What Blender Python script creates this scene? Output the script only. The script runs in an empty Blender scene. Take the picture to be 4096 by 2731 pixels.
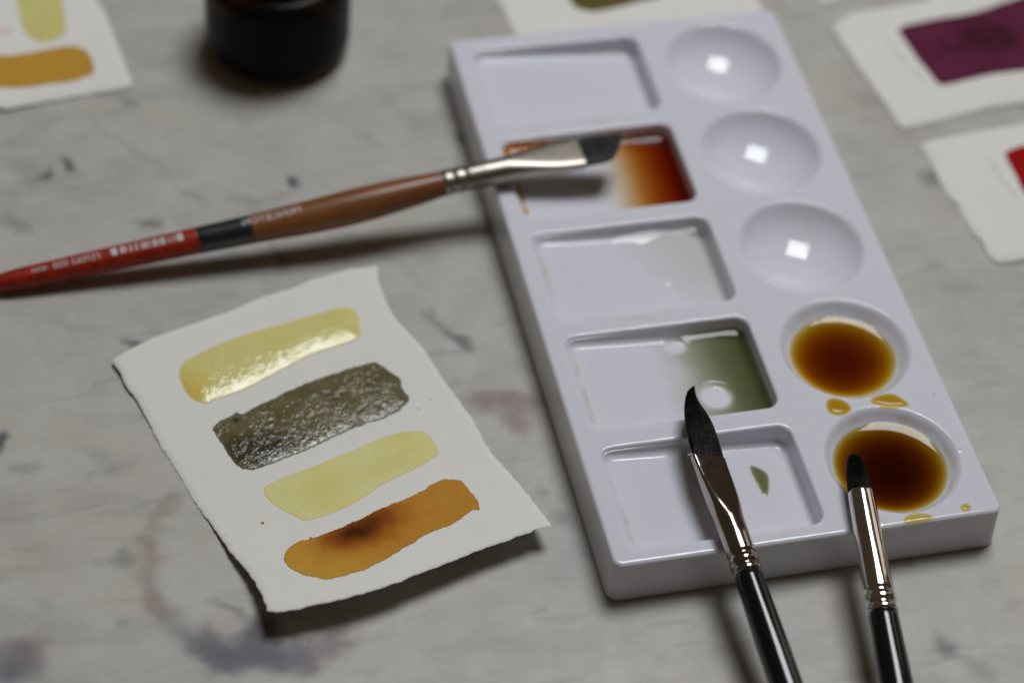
import bpy, bmesh, math, random
import numpy as np
from mathutils import Vector, Matrix, noise as mnoise
from mathutils.geometry import delaunay_2d_cdt
V2 = lambda p: Vector((p[0], p[1]))

# ================================================================== camera, light, exposure
scene = bpy.context.scene
CAMR = [[0.972992, -0.221884, 0.063667], [-0.121484, -0.726724, -0.676102], [0.196285, 0.650107, -0.734053]]
CAM = [-124.29, -314.15, 448.67]
cam_d = bpy.data.cameras.new('camera'); cam_o = bpy.data.objects.new('camera', cam_d)
scene.collection.objects.link(cam_o); scene.camera = cam_o
_r, _d, _f = CAMR
cam_o.matrix_world = Matrix(((_r[0], -_d[0], -_f[0], CAM[0]*.001), (_r[1], -_d[1], -_f[1], CAM[1]*.001), (_r[2], -_d[2], -_f[2], CAM[2]*.001), (0, 0, 0, 1)))
cam_d.sensor_fit = 'HORIZONTAL'; cam_d.sensor_width = 36.0
cam_d.lens = 84.555
cam_d.clip_start = 0.02; cam_d.clip_end = 20.0
cam_d.dof.use_dof = True; cam_d.dof.focus_distance = 0.562; cam_d.dof.aperture_fstop = 6.2; cam_d.dof.aperture_blades = 0

world = bpy.data.worlds.new('World'); scene.world = world; world.use_nodes = True
bg = world.node_tree.nodes['Background']; bg.inputs[0].default_value = (1.0, .72, .47, 1); bg.inputs[1].default_value = 0.05

# the window above and behind the table, the only strong light in the room
win = bpy.data.lights.new('window_light', 'AREA'); win.shape = 'SQUARE'; win.size = .60; win.energy = 15.0; win.color = (.96, .985, 1.0)
win_o = bpy.data.objects.new('window_light', win); scene.collection.objects.link(win_o)
_t = Vector((.03, .07, .01)); _dir = Vector((.22, .29, 1.0)).normalized()
win_o.location = _t+_dir*1.55
win_o.rotation_euler = (-_dir).to_track_quat('-Z', 'Y').to_euler()
win_o.rotation_euler.rotate_axis('Z', math.radians(10))

# warm area lamp added at right for a second streak on ferrules and handles
w2 = bpy.data.lights.new('side_streak_light', 'AREA'); w2.shape = 'RECTANGLE'; w2.size = .22; w2.size_y = .8; w2.energy = .45; w2.color = (1.0, .86, .68)
w2_o = bpy.data.objects.new('side_streak_light', w2); scene.collection.objects.link(w2_o)
w2_o.location = (1.5, .75, .75)
w2_o.rotation_euler = (_t-w2_o.location).to_track_quat('-Z', 'Y').to_euler()

scene.view_settings.view_transform = 'Standard'; scene.view_settings.look = 'None'
scene.view_settings.exposure = 0.0; scene.view_settings.gamma = 1.0; scene.view_settings.use_curve_mapping = False
scene.render.engine = 'CYCLES'
scene.cycles.transparent_max_bounces = 16; scene.cycles.max_bounces = 8
scene.cycles.use_denoising = True

# ================================================================== measured outlines (mm on the table, the palette or the card)
MC_CORNERS = [[-78.68,5.98,6.8],[-10.27,19.31,6.2],[-33.77,113.54,1.6],[-103.94,92.15,1.6]]
MC_OUTLINE = [[-0.0003,0.9995],[0.0036,0.9582],[-0.0013,0.9004],[0.0074,0.8427],[0.0047,0.7943],[0.003,0.731],[-0.0027,0.6693],[0.0022,0.6089],[0.0039,0.5263],[0.0023,0.4539],[0.0126,0.3657],[0.0162,0.2375],[0.028,0.1413],[0.0172,0.0508],[0.0006,0.0011],[0.0212,-0.0128],[0.0644,-0.0228],[0.1438,-0.0275],[0.1734,-0.0342],[0.2075,-0.0362],[0.2759,-0.0401],[0.3477,-0.0393],[0.4199,-0.0386],[0.4796,-0.03],[0.5453,-0.0265],[0.6322,-0.0196],[0.6914,-0.0135],[0.7689,-0.0085],[0.8347,-0.0074],[0.9041,-0.002],[0.9616,-0.0005],[0.9964,-0.0046],[0.9996,-0.0003],[1.0026,0.0557],[1.006,0.1133],[1.0035,0.1772],[0.9967,0.2362],[0.9876,0.3],[0.993,0.3579],[0.9965,0.3774],[1.0019,0.4291],[0.9959,0.4789],[0.9947,0.5219],[0.9878,0.5716],[0.989,0.6189],[0.9884,0.6717],[0.9844,0.7042],[0.9699,0.7596],[0.9564,0.8174],[0.9581,0.8799],[0.9661,0.8967],[0.9662,0.9211],[0.9783,0.9609],[1.0001,0.9999],[0.967,1.004],[0.9103,1.0187],[0.8518,1.0219],[0.811,1.0239],[0.7542,1.0292],[0.7105,1.0225],[0.6331,1.0254],[0.5853,1.0277],[0.5261,1.0269],[0.4351,1.0204],[0.3973,1.0219],[0.3209,1.0228],[0.2259,1.0234],[0.1357,1.0225],[0.0496,1.0104]]
MC_STROKES = {"A":[[0.1803,0.8883],[0.206,0.9112],[0.2592,0.9193],[0.3355,0.9283],[0.4445,0.9303],[0.5848,0.9214],[0.7093,0.9141],[0.7906,0.9105],[0.8305,0.8994],[0.8451,0.8806],[0.8428,0.854],[0.8235,0.8196],[0.8219,0.8019],[0.8002,0.7893],[0.7264,0.7893],[0.637,0.793],[0.5393,0.7815],[0.4404,0.7663],[0.3446,0.7547],[0.2815,0.7527],[0.232,0.7587],[0.2198,0.7494],[0.1827,0.7647],[0.1646,0.7953],[0.164,0.8342],[0.1692,0.8647]],"B":[[0.1831,0.6711],[0.2168,0.6845],[0.2605,0.6843],[0.2852,0.6937],[0.2883,0.679],[0.3511,0.6885],[0.4349,0.6952],[0.5314,0.7069],[0.6047,0.7086],[0.6761,0.7066],[0.7481,0.7046],[0.8091,0.6993],[0.8196,0.6939],[0.8269,0.6689],[0.8509,0.6338],[0.8538,0.6122],[0.8418,0.5876],[0.8488,0.5584],[0.8286,0.5339],[0.7783,0.5193],[0.7119,0.5146],[0.6333,0.5186],[0.5195,0.5079],[0.4069,0.4971],[0.3165,0.4924],[0.2456,0.4901],[0.1994,0.5],[0.1887,0.5192],[0.182,0.5532],[0.1832,0.5936],[0.1764,0.6279],[0.1798,0.6495]],"C":[[0.2263,0.4237],[0.2646,0.4332],[0.3355,0.4357],[0.4069,0.4381],[0.4988,0.4446],[0.5896,0.448],[0.6673,0.4579],[0.7384,0.4565],[0.8028,0.444],[0.8329,0.4276],[0.8367,0.3916],[0.8319,0.3609],[0.8241,0.3449],[0.792,0.3372],[0.7147,0.3216],[0.6586,0.3175],[0.5907,0.3081],[0.528,0.2922],[0.4655,0.2761],[0.3917,0.269],[0.3397,0.2686],[0.2973,0.2696],[0.2772,0.279],[0.2599,0.3076],[0.2362,0.3403],[0.2216,0.374],[0.2173,0.4037]],"D":[[0.1496,0.1709],[0.1828,0.1987],[0.2354,0.2088],[0.2605,0.2023],[0.2729,0.2146],[0.2735,0.2014],[0.3291,0.2085],[0.445,0.2152],[0.5146,0.2292],[0.6059,0.2353],[0.6908,0.244],[0.7448,0.2587],[0.7903,0.2601],[0.8323,0.2426],[0.8398,0.2207],[0.8436,0.1803],[0.8417,0.1515],[0.8295,0.121],[0.8082,0.1285],[0.7633,0.1145],[0.6921,0.0999],[0.6003,0.0928],[0.5178,0.0721],[0.4453,0.0526],[0.3692,0.0397],[0.3083,0.0368],[0.2519,0.0408],[0.215,0.0488],[0.1963,0.0731],[0.1702,0.0854],[0.1514,0.1241],[0.1442,0.1475]]}
MC_MARKS = {"D_dark":[0.4068,0.1746],"D_dark2":[0.5186,0.208],"D_dark3":[0.3187,0.1774],"B_dark":[0.2708,0.5489],"B_pit":[0.2648,0.6655],"B_dk2":[0.3815,0.5734],"A_or":[0.1884,0.8068],"A_or2":[0.1808,0.865],"C_y":[0.4417,0.3796],"C_y2":[0.7588,0.4179],"dot1":[0.1594,0.311],"dot2":[0.8563,0.5087],"dot3":[0.912,0.5225]}
CL_OUT = [[-93.29,231.97],[-91.45,225.67],[-89.41,210.29],[-87.51,194.7],[-87.45,193.44],[-95.1,192.74],[-103.31,192.13],[-111.53,190.92],[-122.53,189.24],[-123.66,190.03]]
CL_Y = [[-115.19,239.24],[-115.33,235.22],[-115.02,229.17],[-114.72,223.2],[-114.33,220.52],[-112.67,218.32],[-111.21,216.15],[-109.61,215.59],[-104.96,216.51],[-103.04,219.16],[-102.61,223.36],[-102.57,227.99],[-102.67,233.35],[-102.69,237.4]]
CL_M = [[-124.36,211.39],[-121.94,211.02],[-117.84,211.04],[-111.59,212.02],[-106.14,212.93],[-103.21,213.33],[-99.97,212.52],[-97.76,209.93],[-96.91,206.27],[-96.84,201.17],[-98.46,199.52],[-100.5,199.52],[-101.47,198.09],[-108.83,197.96],[-117.03,197.03],[-123.03,197.77],[-125.38,198.62]]
CL_P = [[-121.1,221.21],[-119.95,220.06],[-117.37,221.3],[-117.67,222.65],[-120.91,223.47]]
CB_OUT = [[21.81,214.98],[22.3,209.95],[22.6,204.18],[23.0,200.06],[97.67,202.53],[97.21,204.7]]
CB_S = [[42.42,216.96],[42.29,211.96],[43.08,208.52],[46.36,206.38],[49.47,205.76],[57.5,207.22],[63.38,208.68],[68.95,208.86],[71.65,212.67]]
CP_OUT = [[149.0,196.21],[138.98,195.17],[131.31,194.22],[123.28,193.75],[118.25,190.36],[115.89,188.25],[116.36,182.88],[117.23,175.49],[118.49,167.75],[119.73,160.11],[120.82,152.21],[121.77,144.82],[122.8,143.9],[130.71,144.95],[142.29,146.97],[150.48,148.4],[160.43,148.41]]
CP_S = [[134.62,184.22],[136.89,185.93],[139.97,186.71],[148.85,187.87],[157.49,188.25],[163.63,189.43],[170.1,191.41],[174.53,192.45],[182.88,194.61],[191.11,193.4],[182.18,164.06],[173.24,161.4],[165.45,161.39],[155.49,161.72],[147.17,160.22],[140.23,159.31],[138.54,159.96],[138.17,162.77],[136.9,168.52],[135.89,175.08],[135.13,180.87]]
CR_OUT = [[157.2,140.08],[139.25,138.7],[128.03,137.45],[125.12,136.04],[125.0,134.94],[125.53,128.94],[125.55,123.09],[125.83,116.55],[127.33,112.02],[127.34,106.36],[127.84,100.68],[128.94,96.68],[128.82,92.23],[130.16,88.95],[133.79,89.03],[137.49,89.12]]
CR_S = [[147.13,129.24],[149.09,130.42],[153.9,131.53],[161.18,132.27],[158.96,109.11],[148.65,107.18],[146.94,113.54],[147.15,121.13],[146.99,127.04]]
CS_OUT = [[115.45,202.85],[115.53,200.48],[117.04,199.92],[121.77,200.57]]
CP_PEN = [[129.7,182.91],[130.62,177.49],[131.93,171.67],[133.74,165.82],[135.28,160.07]]
CR_PEN = [[142.19,128.53],[142.37,122.62],[143.3,116.65],[144.71,110.67]]
DROPS = {"d1":[[63.33,39.4],[64.5,40.74],[66.26,40.83],[68.25,39.66],[69.38,37.82],[69.49,36.6],[68.31,35.27],[65.94,34.58],[63.83,35.38],[62.86,37.01]],"d2":[[74.32,38.63],[76.95,39.73],[80.08,39.97],[81.93,39.0],[82.92,37.45],[84.33,35.27],[82.57,34.59],[79.22,34.94],[76.53,35.94],[74.58,37.21]],"d3":[[70.05,1.34],[71.47,2.77],[74.51,3.1],[77.5,2.07],[78.09,0.44],[75.87,-0.13],[73.4,-0.05],[70.09,0.02]],"d4":[[87.79,2.15],[87.55,1.72],[87.19,1.35],[86.75,1.09],[86.27,0.96],[85.79,0.97],[85.36,1.12],[85.03,1.39],[84.82,1.77],[84.76,2.21],[84.85,2.66],[85.09,3.1],[85.45,3.46],[85.89,3.73],[86.37,3.86],[86.85,3.85],[87.28,3.7],[87.61,3.43],[87.82,3.05],[87.88,2.61]],"p1":[[65.02,4.0],[66.93,3.51],[66.99,1.63],[65.59,0.21],[63.96,0.3]],"p2":[[90.27,20.06],[91.79,20.44],[93.0,19.96],[92.44,18.46],[91.14,18.42],[90.26,18.84]],"p3":[[90.39,16.85],[92.03,16.99],[91.54,16.02],[90.42,16.1]]}
SMEAR = [[40.99,27.77],[42.92,26.98],[44.59,25.33],[45.1,23.44],[44.06,20.03],[42.84,17.48],[41.51,17.57],[41.41,19.6],[40.94,22.81],[40.68,25.56]]
BR = {"b1":{"o":[-129.31,121.67,3.0],"a":[0.99339,0.04893,0.10383],"u":[0.10769,-0.7102,-0.69572],"w":[-0.0397,-0.7023,0.71077]},"b2":{"o":[28.67,-9.29,15.41],"a":[-0.01834,0.99581,0.08962],"u":[0.94549,-0.01187,0.32543],"w":[-0.32513,-0.09071,0.94131]},"b3":{"o":[56.3,-24.35,14.03],"a":[0.1508,0.98501,0.08373],"u":[0.94501,-0.1685,0.28028],"w":[-0.29019,-0.03686,0.95626]}}
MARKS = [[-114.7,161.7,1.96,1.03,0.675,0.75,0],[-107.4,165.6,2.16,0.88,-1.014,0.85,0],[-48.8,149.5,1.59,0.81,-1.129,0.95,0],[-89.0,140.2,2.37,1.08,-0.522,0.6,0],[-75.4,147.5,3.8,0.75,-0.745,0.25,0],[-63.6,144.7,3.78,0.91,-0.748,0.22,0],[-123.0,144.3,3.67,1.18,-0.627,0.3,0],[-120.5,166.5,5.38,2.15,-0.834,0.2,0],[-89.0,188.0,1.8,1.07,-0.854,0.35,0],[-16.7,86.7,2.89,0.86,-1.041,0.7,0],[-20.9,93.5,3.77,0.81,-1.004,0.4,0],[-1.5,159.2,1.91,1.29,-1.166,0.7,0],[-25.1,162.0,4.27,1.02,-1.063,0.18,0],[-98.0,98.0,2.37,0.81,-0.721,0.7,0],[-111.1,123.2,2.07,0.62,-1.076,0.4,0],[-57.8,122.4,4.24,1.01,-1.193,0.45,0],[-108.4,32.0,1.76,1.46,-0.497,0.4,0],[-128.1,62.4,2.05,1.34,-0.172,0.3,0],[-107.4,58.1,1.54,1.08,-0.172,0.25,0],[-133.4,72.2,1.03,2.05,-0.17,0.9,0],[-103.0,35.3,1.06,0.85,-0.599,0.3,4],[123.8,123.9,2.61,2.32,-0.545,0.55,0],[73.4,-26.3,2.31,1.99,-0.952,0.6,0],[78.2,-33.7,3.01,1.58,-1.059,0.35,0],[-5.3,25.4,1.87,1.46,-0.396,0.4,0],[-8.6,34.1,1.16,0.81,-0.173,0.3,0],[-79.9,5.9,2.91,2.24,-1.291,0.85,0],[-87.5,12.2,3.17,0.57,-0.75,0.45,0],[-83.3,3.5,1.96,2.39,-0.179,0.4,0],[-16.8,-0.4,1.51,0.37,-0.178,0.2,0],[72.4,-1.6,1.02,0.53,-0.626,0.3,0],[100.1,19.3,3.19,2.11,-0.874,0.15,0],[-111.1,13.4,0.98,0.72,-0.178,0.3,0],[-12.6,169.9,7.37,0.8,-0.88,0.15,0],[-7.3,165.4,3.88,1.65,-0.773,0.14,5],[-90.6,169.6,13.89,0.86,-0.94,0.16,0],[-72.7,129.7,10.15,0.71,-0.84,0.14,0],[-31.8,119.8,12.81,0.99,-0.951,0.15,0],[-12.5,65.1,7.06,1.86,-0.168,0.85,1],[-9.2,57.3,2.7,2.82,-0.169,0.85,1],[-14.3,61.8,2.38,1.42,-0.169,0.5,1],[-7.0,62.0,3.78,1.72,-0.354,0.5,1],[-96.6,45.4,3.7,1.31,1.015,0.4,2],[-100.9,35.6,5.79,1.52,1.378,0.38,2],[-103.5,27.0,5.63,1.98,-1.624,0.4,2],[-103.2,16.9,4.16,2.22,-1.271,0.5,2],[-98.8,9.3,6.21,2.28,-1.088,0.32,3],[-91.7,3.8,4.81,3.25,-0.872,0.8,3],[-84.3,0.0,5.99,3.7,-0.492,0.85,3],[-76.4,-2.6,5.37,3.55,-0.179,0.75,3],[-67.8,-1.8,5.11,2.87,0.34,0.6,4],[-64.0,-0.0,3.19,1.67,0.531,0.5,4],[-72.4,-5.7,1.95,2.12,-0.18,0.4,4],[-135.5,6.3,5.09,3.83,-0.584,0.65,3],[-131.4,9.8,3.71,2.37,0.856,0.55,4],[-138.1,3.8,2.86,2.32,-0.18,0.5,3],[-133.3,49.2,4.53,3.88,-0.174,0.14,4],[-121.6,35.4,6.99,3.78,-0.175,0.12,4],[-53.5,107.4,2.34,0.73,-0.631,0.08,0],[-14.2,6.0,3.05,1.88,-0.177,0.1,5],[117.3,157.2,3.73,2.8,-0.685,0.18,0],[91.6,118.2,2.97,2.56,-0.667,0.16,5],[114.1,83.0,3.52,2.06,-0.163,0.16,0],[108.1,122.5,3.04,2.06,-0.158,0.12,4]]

MM = 0.001
HP = 12.7            # palette height in mm
rnd = random.Random(7)
V3 = Vector

# ------------------------------------------------------------------ helpers
COL = scene.collection
def link(o, parent=None):
    COL.objects.link(o)
    if parent is not None:
        o.parent = parent
    return o

def upward(verts, faces):
    out = []
    for q in faces:
        a = sum(verts[q[i-1]][0]*verts[q[i]][1]-verts[q[i]][0]*verts[q[i-1]][1] for i in range(len(q)))
        out.append(q if a > 0 else tuple(q[::-1]))
    return out
def mesh_obj(name, verts, faces, mat, parent=None, origin=(0, 0, 0), smooth=True, up=False):
    ox, oy, oz = origin
    if up: faces = upward(verts, faces)
    me = bpy.data.meshes.new(name)
    me.from_pydata([((v[0]-ox)*MM, (v[1]-oy)*MM, (v[2]-oz)*MM) for v in verts], [], faces)
    me.update()
    if smooth:
        me.polygons.foreach_set('use_smooth', [True]*len(me.polygons))
    if mat: me.materials.append(mat)
    o = bpy.data.objects.new(name, me)
    link(o, parent)
    if parent is None:
        o.location = (ox*MM, oy*MM, oz*MM)
    return o

def empty(name, loc):
    o = bpy.data.objects.new(name, None)
    o.empty_display_size = 0.01
    o.location = (loc[0]*MM, loc[1]*MM, loc[2]*MM)
    return link(o)

def tag(o, label, cat, group=None):
    o['label'] = label; o['category'] = cat
    if group: o['group'] = group
    return o

def fattr(o, name, vals):
    a = o.data.attributes.new(name, 'FLOAT', 'POINT')
    a.data.foreach_set('value', [float(v) for v in vals])

def nz(x, y, s, seed=0.0):
    return mnoise.noise(V3((x*s+seed*17.3, y*s-seed*9.1, seed*3.7)))

def smooth01(a, b, x):
    t = min(1, max(0, (x-a)/(b-a))); return t*t*(3-2*t)

def interp(tab, x):
    if x <= tab[0][0]: return tab[0][1]
    for (x0, y0), (x1, y1) in zip(tab, tab[1:]):
        if x <= x1:
            t = (x-x0)/(x1-x0); return y0+(y1-y0)*t
    return tab[-1][1]

# ------------------------------------------------------------------ node helpers
class NT:
    def __init__(s, name):
        s.m = bpy.data.materials.new(name); s.m.use_nodes = True
        s.t = s.m.node_tree; s.t.nodes.clear()
        s.out = s.t.nodes.new('ShaderNodeOutputMaterial')
    def n(s, typ, ins=None, **kw):
        nd = s.t.nodes.new(typ)
        for k, v in kw.items(): setattr(nd, k, v)
        if ins:
            for k, v in ins.items():
                s.put(nd.inputs[k], v)
        return nd
    def put(s, sock, v):
        if isinstance(v, bpy.types.NodeSocket): s.t.links.new(v, sock)
        elif isinstance(v, bpy.types.Node): s.t.links.new(v.outputs[0], sock)
        else:
            if sock.type == 'RGBA' and len(v) == 3: v = (*v, 1)
            sock.default_value = v
    def math(s, op, a, b=0.0, c=None, clamp=False):
        nd = s.n('ShaderNodeMath', {0: a, 1: b}, operation=op); nd.use_clamp = clamp
        if c is not None: s.put(nd.inputs[2], c)
        return nd.outputs[0]
    def mix(s, f, a, b, blend='MIX'):
        nd = s.t.nodes.new('ShaderNodeMix'); nd.data_type = 'RGBA'; nd.blend_type = blend
        s.put(nd.inputs[0], f); s.put(nd.inputs[6], a); s.put(nd.inputs[7], b)
        return nd.outputs[2]
    def attr(s, name):
        return s.n('ShaderNodeAttribute', attribute_name=name).outputs['Fac']
    def ramp(s, f, lo, hi, a=0.0, b=1.0, smooth=False):
        nd = s.n('ShaderNodeMapRange', {0: f, 1: lo, 2: hi, 3: a, 4: b})
        if smooth: nd.interpolation_type = 'SMOOTHSTEP'
        return nd.outputs[0]
    def coords(s, scale=1000.0):
        tc = s.n('ShaderNodeTexCoord')
        return s.n('ShaderNodeVectorMath', {0: tc.outputs['Object'], 3: scale}, operation='SCALE').outputs[0]
    def noise(s, vec, scale, detail=3.0, rough=0.5, dist=0.0):
        nd = s.n('ShaderNodeTexNoise', {'Vector': vec, 'Scale': scale, 'Detail': detail, 'Roughness': rough, 'Distortion': dist})
        return nd.outputs[0]
    def bump(s, h, strength, dist, normal=None):
        ins = {'Height': h, 'Strength': strength, 'Distance': dist}
        nd = s.n('ShaderNodeBump', ins)
        if normal is not None: s.put(nd.inputs['Normal'], normal)
        return nd.outputs[0]
    def pbr(s, **kw):
        nd = s.n('ShaderNodeBsdfPrincipled')
        for k, v in kw.items(): s.put(nd.inputs[k.replace('_', ' ')], v)
        s.t.links.new(nd.outputs[0], s.out.inputs[0])
        return nd

def mat_simple(name, col, rough, metal=0.0, coat=0.0, coat_rough=0.05, spec=0.5, nscale=0.0, namp=0.0, bump=0.0, bscale=1.0):
    t = NT(name); co = t.coords()
    c = col
    if namp:
        f = t.noise(co, nscale, 4)
        c = t.mix(t.ramp(f, .3, .7), tuple(x*(1-namp) for x in col), tuple(min(1, x*(1+namp)) for x in col))
    kw = dict(Base_Color=c, Roughness=rough, Metallic=metal, Coat_Weight=coat, Coat_Roughness=coat_rough, Specular_IOR_Level=spec)
    if bump: kw['Normal'] = t.bump(t.noise(co, bscale, 3), bump, 0.0002)
    t.pbr(**kw)
    return t.m

# ------------------------------------------------------------------ materials
def mat_marble():
    t = NT('marble'); co = t.coords()
    big = t.noise(co, 0.014, 4, .55, .6)
    mid = t.noise(co, 0.05, 5, .6, 1.2)
    # streaked veining, stretched along one direction of the stone
    mp = t.n('ShaderNodeMapping', {'Vector': co, 'Rotation': (0, 0, math.radians(56)), 'Scale': (0.028, 0.07, 1)})
    st = t.noise(mp.outputs[0], 1.0, 4, .5, 1.0)
    fine = t.noise(co, 1.1, 3, .6)
    c = t.mix(t.ramp(big, .35, .65), (.43, .425, .41), (.51, .482, .43))
    c = t.mix(t.ramp(mid, .42, .66, 0, .6), c, (.55, .54, .515))
    c = t.mix(t.ramp(st, .54, .74, 0, .42), c, (.32, .317, .312))
    c = t.mix(t.ramp(st, .28, .42, .6, 0), c, (.56, .555, .54))
    mp3 = t.n('ShaderNodeMapping', {'Vector': co, 'Rotation': (0, 0, math.radians(64)), 'Scale': (0.05, 0.16, 1)})
    st2 = t.noise(mp3.outputs[0], 1.0, 3, .5, .8)
    c = t.mix(t.ramp(st2, .56, .74, 0, .45), c, (.29, .287, .285))
    hue = t.noise(co, 0.028, 2, .5)
    c = t.mix(t.ramp(hue, .55, .72, 0, .30), c, (.43, .36, .33))
    c = t.mix(t.ramp(fine, .3, .7, 0, .10), c, (.30, .30, .30))
    sc1 = t.n('ShaderNodeMapping', {'Vector': co, 'Rotation': (0, 0, -.35), 'Scale': (.02, 1.1, 1)})
    c = t.mix(t.ramp(t.noise(sc1.outputs[0], 1.0, 2, .5), .68, .72, 0, .16), c, (.62, .61, .59))
    # flecks of dark mineral and dried paint stains, each where it is on this slab (see slab())
    at = t.n('ShaderNodeAttribute', attribute_name='marks')
    c = t.n('ShaderNodeVectorMath', {0: c}, operation='SCALE')
    t.put(c.inputs[3], at.outputs['Alpha'])
    c = t.n('ShaderNodeVectorMath', {0: c.outputs[0], 1: at.outputs['Color']}, operation='ADD').outputs[0]
    # tiny pale crystals
    vo = t.n('ShaderNodeTexVoronoi', {'Vector': co, 'Scale': .55})
    sp = t.ramp(vo.outputs['Distance'], .05, .12, 1, 0)
    gate = t.ramp(t.n('ShaderNodeSeparateColor', {0: vo.outputs['Color']}).outputs[0], .70, .8, 0, .7)
    c = t.mix(t.math('MULTIPLY', sp, gate), c, (.72, .72, .72))
    rg = t.ramp(t.noise(co, .08, 3), .3, .7, .34, .5)
    t.pbr(Base_Color=c, Roughness=rg, Specular_IOR_Level=.35, Normal=t.bump(t.noise(co, 1.6, 3), .12, 0.0002))
    return t.m

def mat_plastic():
    t = NT('white_plastic'); co = t.coords()
    f = t.noise(co, .05, 3)
    c = t.mix(t.ramp(f, .3, .7), (.73, .74, .82), (.745, .75, .825))
    # faint dried wash and grime
    g = t.noise(co, .10, 5, .65, .8)
    c = t.mix(t.ramp(g, .60, .76, 0, .22), c, (.60, .56, .48))
    rg = t.ramp(t.noise(co, .25, 4), .3, .75, .045, .11)
    sc = t.n('ShaderNodeMapping', {'Vector': co, 'Rotation': (0, 0, .5), 'Scale': (.15, 3.2, 1)})
    t.pbr(Base_Color=c, Roughness=rg, Specular_IOR_Level=t.ramp(t.attr('wetted'), 0, 1, .5, 0.0), Subsurface_Weight=.35, Subsurface_Radius=(1.0, .85, .75), Subsurface_Scale=.0022, Normal=t.bump(t.noise(sc.outputs[0], 1.0, 3), .02, 0.0002))
    return t.m

def mat_paper():
    t = NT('cotton_paper'); co = t.coords()
    f = t.noise(co, .06, 3)
    c = t.mix(t.ramp(f, .3, .7), (.81, .79, .75), (.83, .81, .775))
    fl = t.noise(co, 1.9, 2, .7)
    c = t.mix(t.ramp(fl, .70, .78, 0, .25), c, (.55, .53, .5))
    tooth = t.noise(co, 1.7, 4, .65)
    t.pbr(Base_Color=c, Roughness=.9, Specular_IOR_Level=.15, Normal=t.bump(tooth, .38, 0.0004))
    return t.m

def mat_stroke(name, thin, full, dark, rim, wet, edge_w=.35, tooth=.5, rough=.07, grain=.15, bscale=.8, mid=None):
    """dried-in pigment on paper: 'pig' is pigment load, 'edge' the distance to the stroke's border (mm)"""
    t = NT(name); co = t.coords()
    pig, ed = t.attr('pig'), t.attr('edge')
    g = t.noise(co, .9, 5, .7)
    g2 = t.noise(co, .22, 3, .5)
    p = t.math('ADD', pig, t.math('MULTIPLY', t.math('SUBTRACT', g, .5), grain))
    p = t.math('ADD', p, t.math('MULTIPLY', t.math('SUBTRACT', g2, .5), grain*1.3))
    c = t.mix(t.ramp(p, 0, .5), thin, full)
    if mid:
        c = t.mix(t.ramp(p, .45, .72), c, mid); c = t.mix(t.ramp(p, .72, 1.0), c, dark)
    else:
        c = t.mix(t.ramp(p, .5, 1.0), c, dark)
    e = t.math('SUBTRACT', 1.0, t.ramp(ed, 0.02, edge_w))
    c = t.mix(t.math('MULTIPLY', e, .75), c, rim)
    wetm = t.math('MULTIPLY', t.attr('wet'), t.ramp(ed, .05, .5))
    hgt = t.noise(co, bscale, 3, .6, .4)
    hgt = t.math('MULTIPLY', t.math('SUBTRACT', hgt, .5), t.ramp(t.noise(co, .13, 2), .38, .60, .4, 1.2))
    nrm = t.bump(hgt, tooth, 0.0009)
    t.pbr(Base_Color=c, Roughness=t.ramp(wetm, 0, 1, .75, rough), Specular_IOR_Level=t.ramp(wetm, 0, 1, .06, .5 if wet else .12), Normal=nrm)
    return t.m

def mat_liquid(name, k, ior=1.36, rough=.015, rip=0.0):
    """dye solution: light is filtered by the depth of liquid it crosses ('depth', Beer-Lambert), the skin reflects"""
    t = NT(name)
    d = t.math('POWER', t.math('MAXIMUM', t.attr('depth'), 0.0), 1.0)
    ch = [t.math('POWER', math.exp(-kk), d) for kk in k]
    col = t.n('ShaderNodeCombineColor', {0: ch[0], 1: ch[1], 2: ch[2]})
    tr = t.n('ShaderNodeBsdfTransparent', {'Color': col.outputs[0]})
    kw = {}
    gl = t.n('ShaderNodeBsdfGlossy', {'Color': (1, 1, 1), 'Roughness': rough})
    # Schlick reflectance, the same from either side of the thin skin
    ge = t.n('ShaderNodeNewGeometry')
    cs = t.math('ABSOLUTE', t.n('ShaderNodeVectorMath', {0: ge.outputs['Normal'], 1: ge.outputs['Incoming']}, operation='DOT_PRODUCT').outputs['Value'])
    f0 = ((ior-1)/(ior+1))**2
    fr = t.math('MULTIPLY_ADD', t.math('POWER', t.math('SUBTRACT', 1.0, cs, clamp=True), 5.0), 1-f0, f0)
    thin = t.ramp(t.attr('depth'), 0.0, .06)
    mx = t.n('ShaderNodeMixShader', {0: t.math('MULTIPLY', fr, thin), 1: tr.outputs[0], 2: gl.outputs[0]})
    t.t.links.new(mx.outputs[0], t.out.inputs[0])
    return t.m

def mat_chrome(name, col=(.72, .70, .67), rough=.09, tarnish=0.0, dent=.05):
    t = NT(name); co = t.coords()
    c = col
    f = t.noise(co, .09, 2, .5, .3)
    if tarnish:
        c = t.mix(t.ramp(f, .35, .75, 0, tarnish), col, (.26, .20, .16))
    sc = t.n('ShaderNodeMapping', {'Vector': co, 'Scale': (.02, .9, .9)})
    t.pbr(Base_Color=c, Metallic=1.0, Roughness=t.ramp(t.noise(co, .4, 2), .3, .7, rough, rough+.05),
          Normal=t.bump(t.noise(sc.outputs[0], 1.0, 3, .6), dent*2.0, 0.0004, t.bump(t.noise(co, .3, 2), dent, 0.0004)))
    return t.m

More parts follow.
